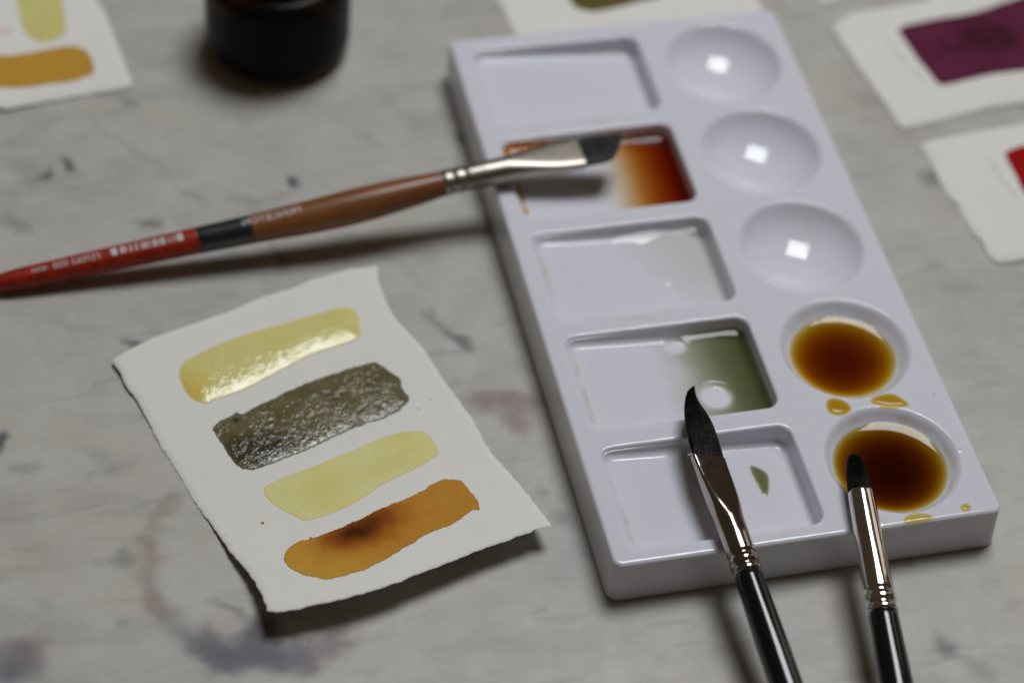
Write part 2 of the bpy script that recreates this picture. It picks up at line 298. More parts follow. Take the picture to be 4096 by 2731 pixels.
def mat_wood():
    t = NT('varnished_wood'); tc = t.n('ShaderNodeTexCoord')
    mp = t.n('ShaderNodeMapping', {'Vector': tc.outputs['Object'], 'Scale': (60, 420, 420)})
    g = t.noise(mp.outputs[0], 1.0, 5, .6, 1.0)
    c = t.mix(t.ramp(g, .3, .7), (.165, .058, .016), (.29, .11, .032))
    mp2 = t.n('ShaderNodeMapping', {'Vector': tc.outputs['Object'], 'Scale': (40, 150, 150)})
    c = t.mix(t.ramp(t.noise(mp2.outputs[0], 1.0, 3), .55, .75, 0, .5), c, (.13, .035, .012))
    t.pbr(Base_Color=c, Roughness=.38, Specular_IOR_Level=.35, Coat_Weight=.2, Coat_Roughness=.15, Normal=t.bump(g, .15, 0.0002))
    return t.m

def mat_bristle(name='black_bristle', gain=1.0, spec=.07):
    t = NT(name); tc = t.n('ShaderNodeTexCoord')
    mp = t.n('ShaderNodeMapping', {'Vector': tc.outputs['Object'], 'Scale': (120, 5200, 5200)})
    g = t.noise(mp.outputs[0], 1.0, 3, .6)
    c = t.mix(t.ramp(g, .3, .75), tuple(gain*x for x in (.001, .0009, .001)), tuple(gain*x for x in (.0035, .003, .003)))
    t.pbr(Base_Color=c, Roughness=t.ramp(g, .3, .7, .30, .16), Specular_IOR_Level=spec, Normal=t.bump(g, .9, 0.0002))
    return t.m

def mat_jar():
    t = NT('amber_glass')
    tr = t.n('ShaderNodeBsdfTransparent', {'Color': (.30, .15, .05)})
    gl = t.n('ShaderNodeBsdfGlossy', {'Color': (.6, .6, .6), 'Roughness': .3})
    df = t.n('ShaderNodeBsdfDiffuse', {'Color': (.012, .009, .007)})
    body = t.n('ShaderNodeMixShader', {0: .55, 1: tr.outputs[0], 2: df.outputs[0]})
    fr = t.n('ShaderNodeFresnel', {'IOR': 1.25})
    mx = t.n('ShaderNodeMixShader', {0: fr.outputs[0], 1: body.outputs[0], 2: gl.outputs[0]})
    t.t.links.new(mx.outputs[0], t.out.inputs[0])
    return t.m

M_marble = mat_marble(); M_plastic = mat_plastic(); M_paper = mat_paper()
M_chrome = mat_chrome('chrome', rough=.07); M_nickel = mat_chrome('worn_nickel', (.40, .375, .33), .33, .35)
M_chrome_stained = mat_chrome('stained_chrome', (.47, .43, .41), .09, .35, .02)
M_wood = mat_wood(); M_bristle = mat_bristle(); M_hair = mat_bristle('single_hair', 1.0, .14); M_bristle_wet = mat_bristle('grey_bristle', 11.0, .3)
M_red = mat_simple('red_lacquer', (.31, .019, .004), .4, spec=.3, coat=.15, coat_rough=.2, nscale=.4, namp=.25, bump=.1, bscale=.5)
M_band = mat_simple('blue_black_lacquer', (.012, .017, .022), .3, coat=.6, coat_rough=.15, nscale=.4, namp=.3)
M_black = mat_simple('black_lacquer', (.005, .005, .005), .35, spec=.08, coat=1.0, coat_rough=.02, nscale=.5, namp=.4, bump=.02, bscale=.25)
M_print = mat_simple('white_print', (.62, .58, .58), .5, nscale=1.2, namp=.25)
M_pencil = mat_simple('pencil_graphite', (.58, .575, .565), .7, nscale=2.0, namp=.12)
M_cap = mat_simple('black_cap', (.006, .005, .005), .7, spec=.1, nscale=.4, namp=.3)
M_jar = mat_jar()

# ------------------------------------------------------------------ marble tabletop
def slab():
    gx = [-520, -330, -200]+list(np.arange(-150, 190.1, .8))+[230, 400, 620]
    gy = [-520, -300, -120]+list(np.arange(-50, 250.1, .8))+[290, 400, 560]
    nx, ny, th = len(gx), len(gy), 20
    X, Y = np.meshgrid(np.array(gx, float), np.array(gy, float)); X = X.ravel(); Y = Y.ravel()
    v = [(x, y, 0) for x, y in zip(X.tolist(), Y.tolist())]
    f = [(j*nx+i, j*nx+i+1, (j+1)*nx+i+1, (j+1)*nx+i) for j in range(ny-1) for i in range(nx-1)]
    c = [0, nx-1, nx*ny-1, nx*(ny-1)]; b0 = len(v)
    v += [(v[k][0], v[k][1], -th) for k in c]
    rim = [[j for j in range(nx)], [j*nx+nx-1 for j in range(ny)], [nx*ny-1-j for j in range(nx)], [(ny-1-j)*nx for j in range(ny)]]
    for q in range(4): f.append(tuple([b0+(q+1) % 4]+rim[q][::-1]+[b0+q]))
    f.append((b0+3, b0+2, b0+1, b0))
    o = mesh_obj('tabletop', v, f, M_marble, smooth=False)
    # wander of the fleck outlines
    wx = np.array([6.5*.5*(mnoise.noise(V3((x*.13, y*.13, 1.5)))+.6*mnoise.noise(V3((x*.4, y*.4, 4.5)))) for x, y in zip(X, Y)])
    wy = np.array([6.5*.5*(mnoise.noise(V3((x*.13, y*.13, 8.5)))+.6*mnoise.noise(V3((x*.4, y*.4, 12.5)))) for x, y in zip(X, Y)])
    tr = np.ones(len(X)); col = np.zeros((len(X), 3))
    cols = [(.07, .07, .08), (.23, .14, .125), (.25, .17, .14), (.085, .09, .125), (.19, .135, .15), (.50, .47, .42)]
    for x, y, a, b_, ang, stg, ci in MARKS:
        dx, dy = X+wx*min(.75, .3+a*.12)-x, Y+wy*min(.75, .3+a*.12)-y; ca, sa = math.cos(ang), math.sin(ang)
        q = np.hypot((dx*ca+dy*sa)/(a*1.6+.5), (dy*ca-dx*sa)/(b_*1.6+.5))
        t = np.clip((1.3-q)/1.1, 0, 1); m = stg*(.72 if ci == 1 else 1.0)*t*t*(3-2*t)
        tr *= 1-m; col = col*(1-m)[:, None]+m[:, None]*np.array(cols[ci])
    data = np.zeros((len(v), 4)); data[:, 3] = 1
    data[:len(X), :3] = col; data[:len(X), 3] = tr
    at = o.data.attributes.new('marks', 'FLOAT_COLOR', 'POINT'); at.data.foreach_set('color', data.ravel())
    o['kind'] = 'structure'; o['label'] = 'grey veined marble tabletop with blurred paint stains'
slab()

# ------------------------------------------------------------------ palette
PW, PL = 95.0, 185.87
RX0, RX1, RH = 4.99, 52.27, 30.28
CX, CR, PITCH = 73.97, 16.21, 36.4
RYC = [180.07-RH/2-PITCH*i for i in range(5)]      # rectangular wells, back to front
CYC = [165.2-PITCH*i for i in range(5)]
BA, BB = 5.9, 1.7
FA = 2.1
def wdepth(x): return 2.1+3.7*(x-RX0)/(RX1-RX0)
def bowl_z(r): return HP-(BA*(1-(r/CR)**2)+BB*(1-(r/CR)**7)) if r < CR else HP

def rrect(cx, cy, hx, hy, r, M):
    """rounded rectangle, 4*M points, counter-clockwise, starting in the middle of the lower-left corner arc"""
    r = max(.01, min(r, hx-.02, hy-.02)); pts = []; na = max(3, M//6)
    cs = [(-1, -1, 225), (1, -1, 315), (1, 1, 45), (-1, 1, 135)]
    for j in range(4):
        sx, sy, a = cs[j]; tx, ty, b = cs[(j+1) % 4]
        p0 = (cx+sx*(hx-r), cy+sy*(hy-r)); p1 = (cx+tx*(hx-r), cy+ty*(hy-r))
        A = []
        for m in range(na+1):
            an = math.radians(a+45*m/na); A.append((p0[0]+r*math.cos(an), p0[1]+r*math.sin(an)))
        B = []
        for m in range(na+1):
            an = math.radians(b-45+45*m/na); B.append((p1[0]+r*math.cos(an), p1[1]+r*math.sin(an)))
        ns = M-2*na
        mid = [(A[-1][0]+(B[0][0]-A[-1][0])*m/ns, A[-1][1]+(B[0][1]-A[-1][1])*m/ns) for m in range(1, ns)]
        pts += A+mid+B[:-1]
    return pts
def rect_pts(x0, x1, y0, y1, M):
    c = [(x0, y0), (x1, y0), (x1, y1), (x0, y1)]; pts = []
    for j in range(4):
        a, b = c[j], c[(j+1) % 4]
        pts += [(a[0]+(b[0]-a[0])*m/M, a[1]+(b[1]-a[1])*m/M) for m in range(M)]
    return pts

class Builder:
    def __init__(s): s.v = []; s.f = []
    def loop(s, pts):
        i = len(s.v); s.v += pts; return list(range(i, i+len(pts)))
    def bridge(s, a, b):
        n = len(a)
        for k in range(n): s.f.append((a[k], a[(k+1) % n], b[(k+1) % n], b[k]))
    def chain(s, loops):
        for a, b in zip(loops, loops[1:]): s.bridge(a, b)

def well_profile(cx, yc, M):
    """loops of one rectangular well from its rim down to the sloping floor"""
    hx, hy = (RX1-RX0)/2, RH/2; cxx = (RX0+RX1)/2
    def L(inset, zf):
        return [(x, y, HP+zf(x)) for x, y in rrect(cxx, yc, hx-inset, hy-inset, max(.9, 3.4-inset*.8), M)]
    out = [L(-1.15, lambda x: 0), L(-.8, lambda x: 0)]
    for k in range(1, 6):
        a = math.radians(90*k/5)
        out.append(L(-.8*(1-math.sin(a)), lambda x, a=a: -.8*(1-math.cos(a))))
    w = lambda x: -max(.85, wdepth(x)-1.9)
    out.append(L(.2, lambda x: (w(x)-.8)/2)); out.append(L(.4, w))
    for k in range(1, 11):
        a = math.radians(90*k/10)
        out.append(L(.4+FA*(1-math.cos(a)), lambda x, a=a: w(x)+(-wdepth(x)-w(x))*math.sin(a)))
    out.append(L(.4+FA+.4, lambda x: -wdepth(x)))
    for i in (6, 8.5, 11, 14.2): out.append(L(i, lambda x: -wdepth(x)))
    return out
def floor_z(x, y, yc, inset):
    """height of the well's wall and floor at an inset from the rim"""
    w = max(.85, wdepth(x)-1.9)
    if inset < .4: return HP-w*inset/.4
    if inset < .4+FA:
        c = 1-(inset-.4)/FA; sn = math.sqrt(max(0, 1-c*c)); return HP-w-(wdepth(x)-w)*sn
    return HP-wdepth(x)

def build_palette():
    b = Builder(); M = 40
    for i in range(5):
        y1 = 183.27-PITCH*i; y0 = y1-PITCH if i < 4 else 2.2
        cell = b.loop([(x, y, HP) for x, y in rect_pts(2, 55.2, y0, y1, M)])
        lo = [cell]+[b.loop(p) for p in well_profile(0, RYC[i], M)]
        b.chain(lo); b.f.append(tuple(lo[-1]))
        cell = b.loop([(x, y, HP) for x, y in rect_pts(55.2, 93, y0, y1, M)])
        def C(r, z):
            return b.loop([(CX+r*math.cos(math.radians(225+360*k/(4*M))), CYC[i]+r*math.sin(math.radians(225+360*k/(4*M))), z) for k in range(4*M)])
        lo = [cell, C(17.25, HP), C(16.95, HP), C(16.7, HP-.05), C(16.45, HP-.18), C(16.2, HP-.40)]
        for r in (15.9, 15.4, 14.8, 14, 13, 12, 11, 10, 9, 8, 7, 6, 5, 4, 3, 2, 1): lo.append(C(r, bowl_z(r)-.18))
        b.chain(lo); b.f.append(tuple(lo[-1]))
    inner = b.loop([(x, y, HP) for x, y in rect_pts(2, 93, 2.2, 183.27, M)])
    def O(off, z):
        r = max(.5, 2.4+off)
        return b.loop([(x, y, z) for x, y in rrect(PW/2, PL/2, PW/2+off, PL/2+off, r, M)])
    lo = [inner, O(-1.25, HP), O(-1.05, HP)]
    for k in range(1, 6):
        a = math.radians(85*k/5); lo.append(O(-1.05+1.05*math.sin(a), HP-1.05*(1-math.cos(a))))
    lo += [O(.05, HP-1.4), O(.12, HP-3), O(.35, 6), O(.65, 1.0), O(.7, .25), O(.55, .03), O(-1.2, .03), O(-1.4, 4)]
    lo = [lo[0]]+lo[1:]
    for a, c in zip(lo, lo[1:]): b.bridge(c, a)
    root = empty('paint_palette', (PW/2, PL/2, 0))
    tag(root, 'white plastic palette with five rectangular and five round wells', 'palette')
    tray = mesh_obj('tray', b.v, b.f, M_plastic, root, (PW/2, PL/2, 0))
    # under the liquid the plastic has no surface gloss of its own
    def wetted(x, y, z):
        for i, r in ((3, 13.4), (4, 13.8)):
            if math.hypot(x-CX, y-CYC[i]) < r: return 1.0
        for i, xs in ((1, 36.5), (3, 31.0)):
            if abs(y-RYC[i]) < RH/2 and xs < x < RX1 and z < HP-wdepth(xs)+.3: return 1.0
        return 0.0
    fattr(tray, 'wetted', [wetted(*q) for q in b.v])
    return root
palette = build_palette()
PO = (PW/2, PL/2, 0)

# dried colour left along the lower edges of the wells
def stain_strip(well, k0, k1, in0, in1, mat, seed, dep, M=64):
    hx, hy = (RX1-RX0)/2, RH/2; cxx = (RX0+RX1)/2; yc = RYC[well]
    v = []; f = []; dp = []
    ks = [k0+(k1-k0)*i/60 for i in range(61)]
    n = 6
    base = {}
    def outline(inset): 
        return rrect(cxx, yc, hx-inset, hy-inset, max(.9, 3.4-inset*.8), M)
    rows = [outline(in0+(in1-in0)*j/n) for j in range(n+1)]
    ins = [in0+(in1-in0)*j/n for j in range(n+1)]
    for q, kf in enumerate(ks):
        ki = int(math.floor(kf)); fr = kf-ki
        for j in range(n+1):
            a = rows[j][ki % (4*M)]; c = rows[j][(ki+1) % (4*M)]
            x = a[0]+(c[0]-a[0])*fr; y = a[1]+(c[1]-a[1])*fr
            e = math.sin(math.pi*j/n)**.8*math.sin(math.pi*min(1, max(0, q/60)))**.35
            patch = .5+1.1*nz(x, y, .35, seed)+.5*nz(x, y, 1.3, seed+1)
            v.append((x, y, floor_z(x, y, yc, ins[j])+.06)); dp.append(max(0, dep*e*patch))
    for q in range(60):
        for j in range(n):
            a = q*(n+1)+j; f.append((a, a+1, a+n+2, a+n+1))
    o = mesh_obj('stain', v, f, mat, palette, PO, up=True)
    fattr(o, 'depth', dp)
    return o
M_amber_film = mat_liquid('amber_stain', (.30, .85, 2.2), rough=.25)
M_rust_film = mat_liquid('rust_stain', (.35, 1.3, 3.2), rough=.25)
M_tan_film = mat_liquid('tan_stain', (.22, .33, .55), rough=.3)
# sides run: 0-64 front, 64-128 right, 128-192 back, 192-256 left
stain_strip(1, 192, 260, .9, 2.5, M_rust_film, 1, .8)
stain_strip(1, 128, 205, .3, 2.4, M_rust_film, 2, 1.3)
stain_strip(2, 185, 235, .5, 2.6, M_tan_film, 3, .35)
stain_strip(3, 192, 252, .9, 2.3, M_amber_film, 4, .12)
stain_strip(4, 225, 262, .9, 2.2, M_tan_film, 6, .3)
stain_strip(4, 58, 72, .5, 2.4, M_tan_film, 7, .4)

def ledge_stain(pts, mat, dep, name='stain', z=HP):
    cx = sum(p[0] for p in pts)/len(pts); cy = sum(p[1] for p in pts)/len(pts)
    v = [(cx, cy, z+.03)]; f = []; dp = [dep]; n = len(pts)
    for s in (.5, .85, 1.0):
        for p in pts: v.append((cx+(p[0]-cx)*s, cy+(p[1]-cy)*s, z+.03)); dp.append(dep if s < .9 else 0)
    for k in range(n): f.append((0, 1+k, 1+(k+1) % n))
    for r in range(2):
        for k in range(n): f.append((1+r*n+k, 1+r*n+n+k, 1+r*n+n+(k+1) % n, 1+r*n+(k+1) % n))
    o = mesh_obj(name, v, f, mat, palette, PO, up=True); fattr(o, 'depth', dp); return o
def blob(cx, cy, rx, ry, n=18, w=.2, seed=0, rot=0):
    out = []
    for k in range(n):
        a = 2*math.pi*k/n; s = 1+w*nz(math.cos(a), math.sin(a), 1.3, seed)*2
        x, y = rx*s*math.cos(a), ry*s*math.sin(a)
        out.append((cx+x*math.cos(rot)-y*math.sin(rot), cy+x*math.sin(rot)+y*math.cos(rot)))
    return out
ledge_stain(blob(34, 146.6, 3.0, 1.1, seed=3), M_tan_film, .16)
ledge_stain(blob(36, 149.0, 1.6, .7, seed=4), M_tan_film, .14)
ledge_stain(blob(24.5, 74.6, 5.5, .55, seed=5), M_tan_film, .22)
for i, (a, rr, sz) in enumerate(((62, 13.9, 1.0), (70, 14.2, .7), (85, 14.3, .9), (140, 14.4, .9), (128, 14.6, .5))):
    x, y = CX+rr*math.cos(math.radians(a)), CYC[2]+rr*math.sin(math.radians(a))
    o = ledge_stain(blob(x, y, sz, sz*.6, seed=8+i), M_amber_film, .10, z=bowl_z(rr)-.02)

for i, (x, y, r) in enumerate(((3.1, 62.5, .28), (58.6, 120, .25), (2.6, 101, .22), (40.5, 1.9, .3), (55.5, 39.2, .3), (92.3, 70.4, .25), (56.2, 75.1, .35), (90.8, 37.6, .45), (60.5, 2.0, .35), (20.3, 38.1, .2), (54.6, 147.5, .3))):
    ledge_stain(blob(x, y, r, r*.7, 9, .3, 30+i), M_amber_film if i % 2 else M_tan_film, .35)

# ------------------------------------------------------------------ liquid in the wells
def well_pool(well, level, k, name, label, men=(.55, 1.1), wob=.25, islands=(), seed=0, edge=.0, ring=.0, tilt=0.0, soft=0.0):
    hx, hy = (RX1-RX0)/2, RH/2; cxx = (RX0+RX1)/2; yc = RYC[well]; M = 72
    ins = [.3, .36, .45, .55, .7, .85, 1.0, 1.2, 1.4, 1.6, 1.85, 2.1, 2.4, 2.7, 3.1, 3.5, 4, 4.5, 5]+[5+.5*j for j in range(1, 20)]+[14.8, 15.0]
    v = []; dp = []; loops = []
    for inn in ins:
        L = []
        for x, y in rrect(cxx, yc, hx-inn, hy-inn, max(.7, 3.4-inn*.8), M):
            zf = floor_z(x, y, yc, inn)
            lv = level+tilt*(y-yc)+wob*(nz(x, y, .10, seed)+.5*nz(x, y, .25, seed+2))
            # the film hangs on the wall a little way past the shore, thinner and thinner
            reach = 1/(1+math.exp(-(lv-(HP-wdepth(x))+ring)/.25))
            lv += men[0]*reach*math.exp(-(inn-.3)/men[1])
            t = lv-zf
            for ix, iy, rx, ry, dep in islands:
                q = math.hypot((x-ix)/rx, (y-iy)/ry)
                t -= dep*(1-smooth01(.55, 1.25, q))
            if soft: t = soft*math.log1p(math.exp(min(40, t/soft)))-.004
            if edge and t > 0: t += edge*(1-math.exp(-t/.25))
            L.append(len(v)); v.append((x, y, zf+max(t, .004)+.012)); dp.append(max(t, 0))
        loops.append(L)
    f = []
    for A, B in zip(loops, loops[1:]):
        n = len(A)
        for q in range(n):
            a, b_, c, d = A[q], A[(q+1) % n], B[(q+1) % n], B[q]
            if max(dp[a], dp[b_], dp[c], dp[d]) > .004: f.append((a, b_, c, d))
    if max(dp[i] for i in loops[-1]) > .004:
        L = loops[-1]
        for m in range(M): f.append((L[m], L[m+1], L[3*M-m-1], L[3*M-m]))
        f.append(tuple(L[M:2*M+1])); f.append(tuple(L[3*M:]+[L[0]]))
    used = sorted({i for q in f for i in q}); mp = {o: n for n, o in enumerate(used)}
    o = mesh_obj(name, [v[i] for i in used], [tuple(mp[i] for i in q) for q in f], mat_liquid(name+'_dye_%d' % well, k), None, (cxx+10, yc, HP-6), up=True)
    fattr(o, 'depth', [dp[i] for i in used])
    tag(o, label, 'paint', 'pools of paint in the palette wells')
    return o
well_pool(1, HP-wdepth(36.5), (.88, 2.3, 4.8), 'paint_pool', 'dark red-brown paint pooled at one end of a rectangular well under the brush', men=(.9, 1.0), wob=.08, seed=1, ring=1.2, soft=.2)
well_pool(2, HP-wdepth(35), (.05, .045, .085), 'paint_pool', 'clear watery pool in the middle rectangular well', men=(.7, 1.2), wob=.22, seed=5, edge=.2, ring=1.6, tilt=.05)
well_pool(3, HP-wdepth(31), (.74, .71, 1.05), 'paint_pool', 'olive green paint pooled in a rectangular well beside the dagger brush tip', men=(.8, 1.1), wob=.14, seed=9,
          islands=((39.4, 49.6, 4.2, 4.0, 1.1), (33.5, 67, 3.2, 2.2, .6)), ring=.2, soft=.13)
well_pool(4, HP-wdepth(50.5), (.03, .03, .05), 'paint_pool', 'thin film of clear water in the front rectangular well', men=(.35, .8), wob=.15, seed=12, ring=3.5)

def bowl_pool(i, r0, k, label, seed):
    cy = CYC[i]; lvl = bowl_z(r0)-.18; v = []; dp = []; N = 160; Rn = 40; f = []
    men, lam = .6, 2.0
    for a in range(N):
        an = 2*math.pi*a/N; ca, sa = math.cos(an), math.sin(an)
        w = .35*nz(ca, sa, 1.6, seed)+.12*nz(ca, sa, 5, seed+1)
        lo, hi = 8.0, 16.0
        def zs(r, re): return lvl+w*.35*(r/re)**3+men*math.exp(-(re-r)/lam)
        re = r0+.9+w
        while bowl_z(re)-.18 > zs(re, re) and re > 8: re -= .02
        for j in range(Rn+1):
            s = j/Rn; r = re*(1-(1-s)**1.6) if j else 0.0
            t = zs(r, re)-(bowl_z(r)-.18)
            t = max(t, 0.0) if j < Rn else 0.0
            v.append((CX+r*ca, cy+r*sa, bowl_z(r)-.18+t+.012)); dp.append(t)
    for a in range(N):
        b_ = (a+1) % N
        for j in range(Rn): f.append((a*(Rn+1)+j, a*(Rn+1)+j+1, b_*(Rn+1)+j+1, b_*(Rn+1)+j))
    o = mesh_obj('paint_pool', v, f, mat_liquid('bowl_dye_%d' % i, k), None, (CX, cy, bowl_z(0)), up=True)
    bm = bmesh.new(); bm.from_mesh(o.data)
    dl = bm.verts.layers.float.new('depth')
    bm.verts.ensure_lookup_table()
    for q, d in enumerate(dp): bm.verts[q][dl] = d
    bmesh.ops.remove_doubles(bm, verts=bm.verts, dist=1e-7)
    bm.to_mesh(o.data); bm.free()
    tag(o, label, 'paint', 'pools of paint in the palette wells')
bowl_pool(3, 12.9, (.31, .66, 2.3), 'amber brown paint filling the round well second from the front', 21)
bowl_pool(4, 13.4, (.43, .80, 2.5), 'darkest brown paint filling the front round well under the small brush tip', 33)

def tide_mark(i, r0, r1, mat, dep, seed):
    v = []; f = []; dp = []; N = 140; n = 5
    for a in range(N):
        an = 2*math.pi*a/N; ca, sa = math.cos(an), math.sin(an)
        for j in range(n+1):
            r = r0+(r1-r0)*j/n*(1+.5*nz(ca, sa, 2.2, seed))
            v.append((CX+r*ca, CYC[i]+r*sa, bowl_z(r)-.18+.05))
            dp.append(max(0, dep*math.sin(math.pi*j/n)*(.1+1.3*nz(ca, sa, 1.8, seed+2)+.6*nz(ca, sa, 6, seed+4))))
    for a in range(N):
        for j in range(n):
            q = a*(n+1)+j; p = ((a+1) % N)*(n+1)+j; f.append((q, q+1, p+1, p))
    o = mesh_obj('stain', v, f, mat, palette, PO, up=True); fattr(o, 'depth', dp)
tide_mark(3, 13.7, 15.2, M_amber_film, .10, 71)
tide_mark(4, 14.2, 15.6, M_amber_film, .12, 75)

# ------------------------------------------------------------------ planar meshing
def densify(poly, step):
    out = []
    n = len(poly)
    for i in range(n):
        a, b_ = poly[i], poly[(i+1) % n]
        d = math.hypot(b_[0]-a[0], b_[1]-a[1]); m = max(1, int(d/step))
        for k in range(m): out.append((a[0]+(b_[0]-a[0])*k/m, a[1]+(b_[1]-a[1])*k/m))
    return out
def chaikin(poly, n=1):
    for _ in range(n):
        q = []
        for i in range(len(poly)):
            a, b_ = poly[i], poly[(i+1) % len(poly)]
            q += [(a[0]*.75+b_[0]*.25, a[1]*.75+b_[1]*.25), (a[0]*.25+b_[0]*.75, a[1]*.25+b_[1]*.75)]
        poly = q
    return poly
def jitter(poly, amp, sc, seed):
    out = []
    for i, p in enumerate(poly):
        a, b_ = poly[i-1], poly[(i+1) % len(poly)]
        tx, ty = b_[0]-a[0], b_[1]-a[1]; l = math.hypot(tx, ty) or 1
        o = amp*(nz(p[0], p[1], sc, seed)+.7*nz(p[0], p[1], sc*2.7, seed+3))
        out.append((p[0]-ty/l*o, p[1]+tx/l*o))
    return out
def grow(poly, d):
    out = []
    for i, p in enumerate(poly):
        a, b_ = poly[i-2], poly[(i+2) % len(poly)]
        tx, ty = b_[0]-a[0], b_[1]-a[1]; l = math.hypot(tx, ty) or 1
        out.append((p[0]+ty/l*d, p[1]-tx/l*d))
    return out
def inside(p, poly):
    c = False; x, y = p; j = len(poly)-1
    for i in range(len(poly)):
        xi, yi = poly[i]; xj, yj = poly[j]
        if (yi > y) != (yj > y) and x < (xj-xi)*(y-yi)/(yj-yi)+xi: c = not c
        j = i
    return c
def pdist(P, poly):
    """distances of the points to the polygon's border"""
    P = np.asarray(P); A = np.asarray(poly); B = np.roll(A, -1, 0); best = np.full(len(P), 1e9)
    for a, b_ in zip(A, B):
        d = b_-a; L = d@d
        if L < 1e-12: continue
        t = np.clip(((P-a)@d)/L, 0, 1); q = P-(a+t[:, None]*d)
        best = np.minimum(best, np.einsum('ij,ij->i', q, q))
    return np.sqrt(best)
def fill(poly, step):
    A = sum(poly[i-1][0]*poly[i][1]-poly[i][0]*poly[i-1][1] for i in range(len(poly)))
    if A < 0: poly = poly[::-1]
    xs = [p[0] for p in poly]; ys = [p[1] for p in poly]
    cand = []
    y = min(ys)+step*.5; r = 0
    while y < max(ys):
        x = min(xs)+step*(.5 if r % 2 else .25)
        while x < max(xs):
            cand.append((x+step*.15*nz(x, y, .9, 4), y+step*.15*nz(x, y, .9, 6))); x += step
        y += step*.87; r += 1
    cand = [p for p in cand if inside(p, poly)]
    if cand:
        d = pdist(cand, poly); cand = [p for p, q in zip(cand, d) if q > step*.45]
    n = len(poly)
    pts = [V2(p) for p in poly]+[V2(p) for p in cand]
    res = delaunay_2d_cdt(pts, [(i, (i+1) % n) for i in range(n)], [list(range(n))], 1, 1e-6)
    vs = [(p.x, p.y) for p in res[0]]; fs = [tuple(q) for q in res[2]]
    return vs, fs, poly, n
def ccw(fs, vs):
    out = []
    for q in fs:
        a = sum(vs[q[i-1]][0]*vs[q[i]][1]-vs[q[i]][0]*vs[q[i-1]][1] for i in range(len(q)))
        out.append(q if a > 0 else q[::-1])
    return out

def make_card(outline, to3d, thick, label, edge_amp=.16, grid=1.6, seed=0, name='swatch_card', torn=.25):
    poly = jitter(densify(outline, .45), edge_amp, .9, seed)
    vs, fs, poly, n = fill(poly, grid)
    fs = ccw(fs, vs)
    low = jitter(grow(poly, .34), torn, .45, seed+11)
    v3 = [to3d(x, y, thick) for x, y in vs]; f3 = list(fs)
    idx = {}
    for i, (x, y) in enumerate(vs): idx[(round(x, 5), round(y, 5))] = i
    ring = [idx.get((round(x, 5), round(y, 5))) for x, y in poly]
    if None in ring: ring = list(range(n))
    midl = jitter(grow(poly, .2), torn*.8, .8, seed+15)
    m0 = len(v3); v3 += [to3d(x, y, thick*.55) for x, y in midl]
    b0 = len(v3); v3 += [to3d(x, y, 0.0) for x, y in low]
    for k in range(n):
        j = (k+1) % n
        f3.append((ring[k], m0+k, m0+j, ring[j])); f3.append((m0+k, b0+k, b0+j, m0+j))
    # underside
    u0 = len(v3); v3 += [to3d(x, y, 0.0) for x, y in vs]
    f3 += [tuple(u0+i for i in q[::-1]) for q in fs]
    c = v3[0]; cx = sum(p[0] for p in v3)/len(v3); cy = sum(p[1] for p in v3)/len(v3); zz = min(p[2] for p in v3)
    root = empty(name, (cx, cy, zz))
    o = mesh_obj('paper', v3, f3, M_paper, root, (cx, cy, zz))
    root['origin_mm'] = (cx, cy, zz)
    tag(root, label, 'card', 'torn paper cards with paint swatches')
    return root
def make_stroke(card, outline, to3d, thick, mat, label=None, bulge=.18, width=1.2, pig=None, wet=None, grid=.8, jit=.07, seed=0, name='paint_stroke', smooth=1):
    poly = chaikin(outline, smooth)
    poly = jitter(densify(poly, .25), jit, 1.6, seed)
    poly = jitter(poly, jit*2.2, .35, seed+5)
    vs, fs, poly, n = fill(poly, grid); fs = ccw(fs, vs)
    d = pdist(vs, poly)
    v3 = [to3d(x, y, thick+.02+bulge*(1-math.exp(-dd/width))) for (x, y), dd in zip(vs, d)]
    og = tuple(card['origin_mm'])
    o = mesh_obj(name, v3, fs, mat, card, og)
    fattr(o, 'edge', d); fattr(o, 'pig', [pig(x, y, dd) if pig else .5 for (x, y), dd in zip(vs, d)])
    fattr(o, 'wet', [wet(x, y, dd) if wet else 0.0 for (x, y), dd in zip(vs, d)])
    if label: o['label'] = label
    return o

# ------------------------------------------------------------------ the card in front
CU, CV = 70.0, 93.0                 # size of the card along and across (mm)
T0 = .5
def mc3d(x, y, h):
    u, v = x/CU, y/CV
    BL, BRc, TR, TL = MC_CORNERS
    px = BL[0]*(1-u)*(1-v)+BRc[0]*u*(1-v)+TR[0]*u*v+TL[0]*(1-u)*v
    py = BL[1]*(1-u)*(1-v)+BRc[1]*u*(1-v)+TR[1]*u*v+TL[1]*(1-u)*v
    zf = BL[2]*(1-u)+BRc[2]*u
    z = zf*((T0-v)/T0)**2 if v < T0 else 1.3*((v-T0)/(1-T0))**2
    return (px, py, z+.03+h)
S = lambda pts: [(p[0]*CU, p[1]*CV) for p in pts]
card = make_card(S(MC_OUTLINE), mc3d, .32, 'small curled card in front, painted with four wet yellow, olive and amber strokes', edge_amp=.16, grid=1.5, seed=2, torn=.16)
MK = {k: (p[0]*CU, p[1]*CV) for k, p in MC_MARKS.items()}
def spot(x, y, key, r, a=1.0, sx=1.0):
    p = MK[key]; return a*math.exp(-(((x-p[0])/(r*sx))**2+((y-p[1])/r)**2))
Mk_A = mat_stroke('yellow_wash', (.77, .73, .37), (.71, .655, .225), (.80, .50, .06), (.78, .52, .20), True, tooth=.24, rough=.04, bscale=.6)
Mk_B = mat_stroke('olive_wash', (.19, .168, .088), (.118, .10, .042), (.030, .022, .010), (.035, .032, .022), True, tooth=.5, rough=.05, grain=.3, bscale=.62)
Mk_C = mat_stroke('pale_yellow_wash', (.78, .745, .36), (.73, .685, .26), (.68, .62, .13), (.72, .50, .13), True, tooth=.24, rough=.06, bscale=.6)
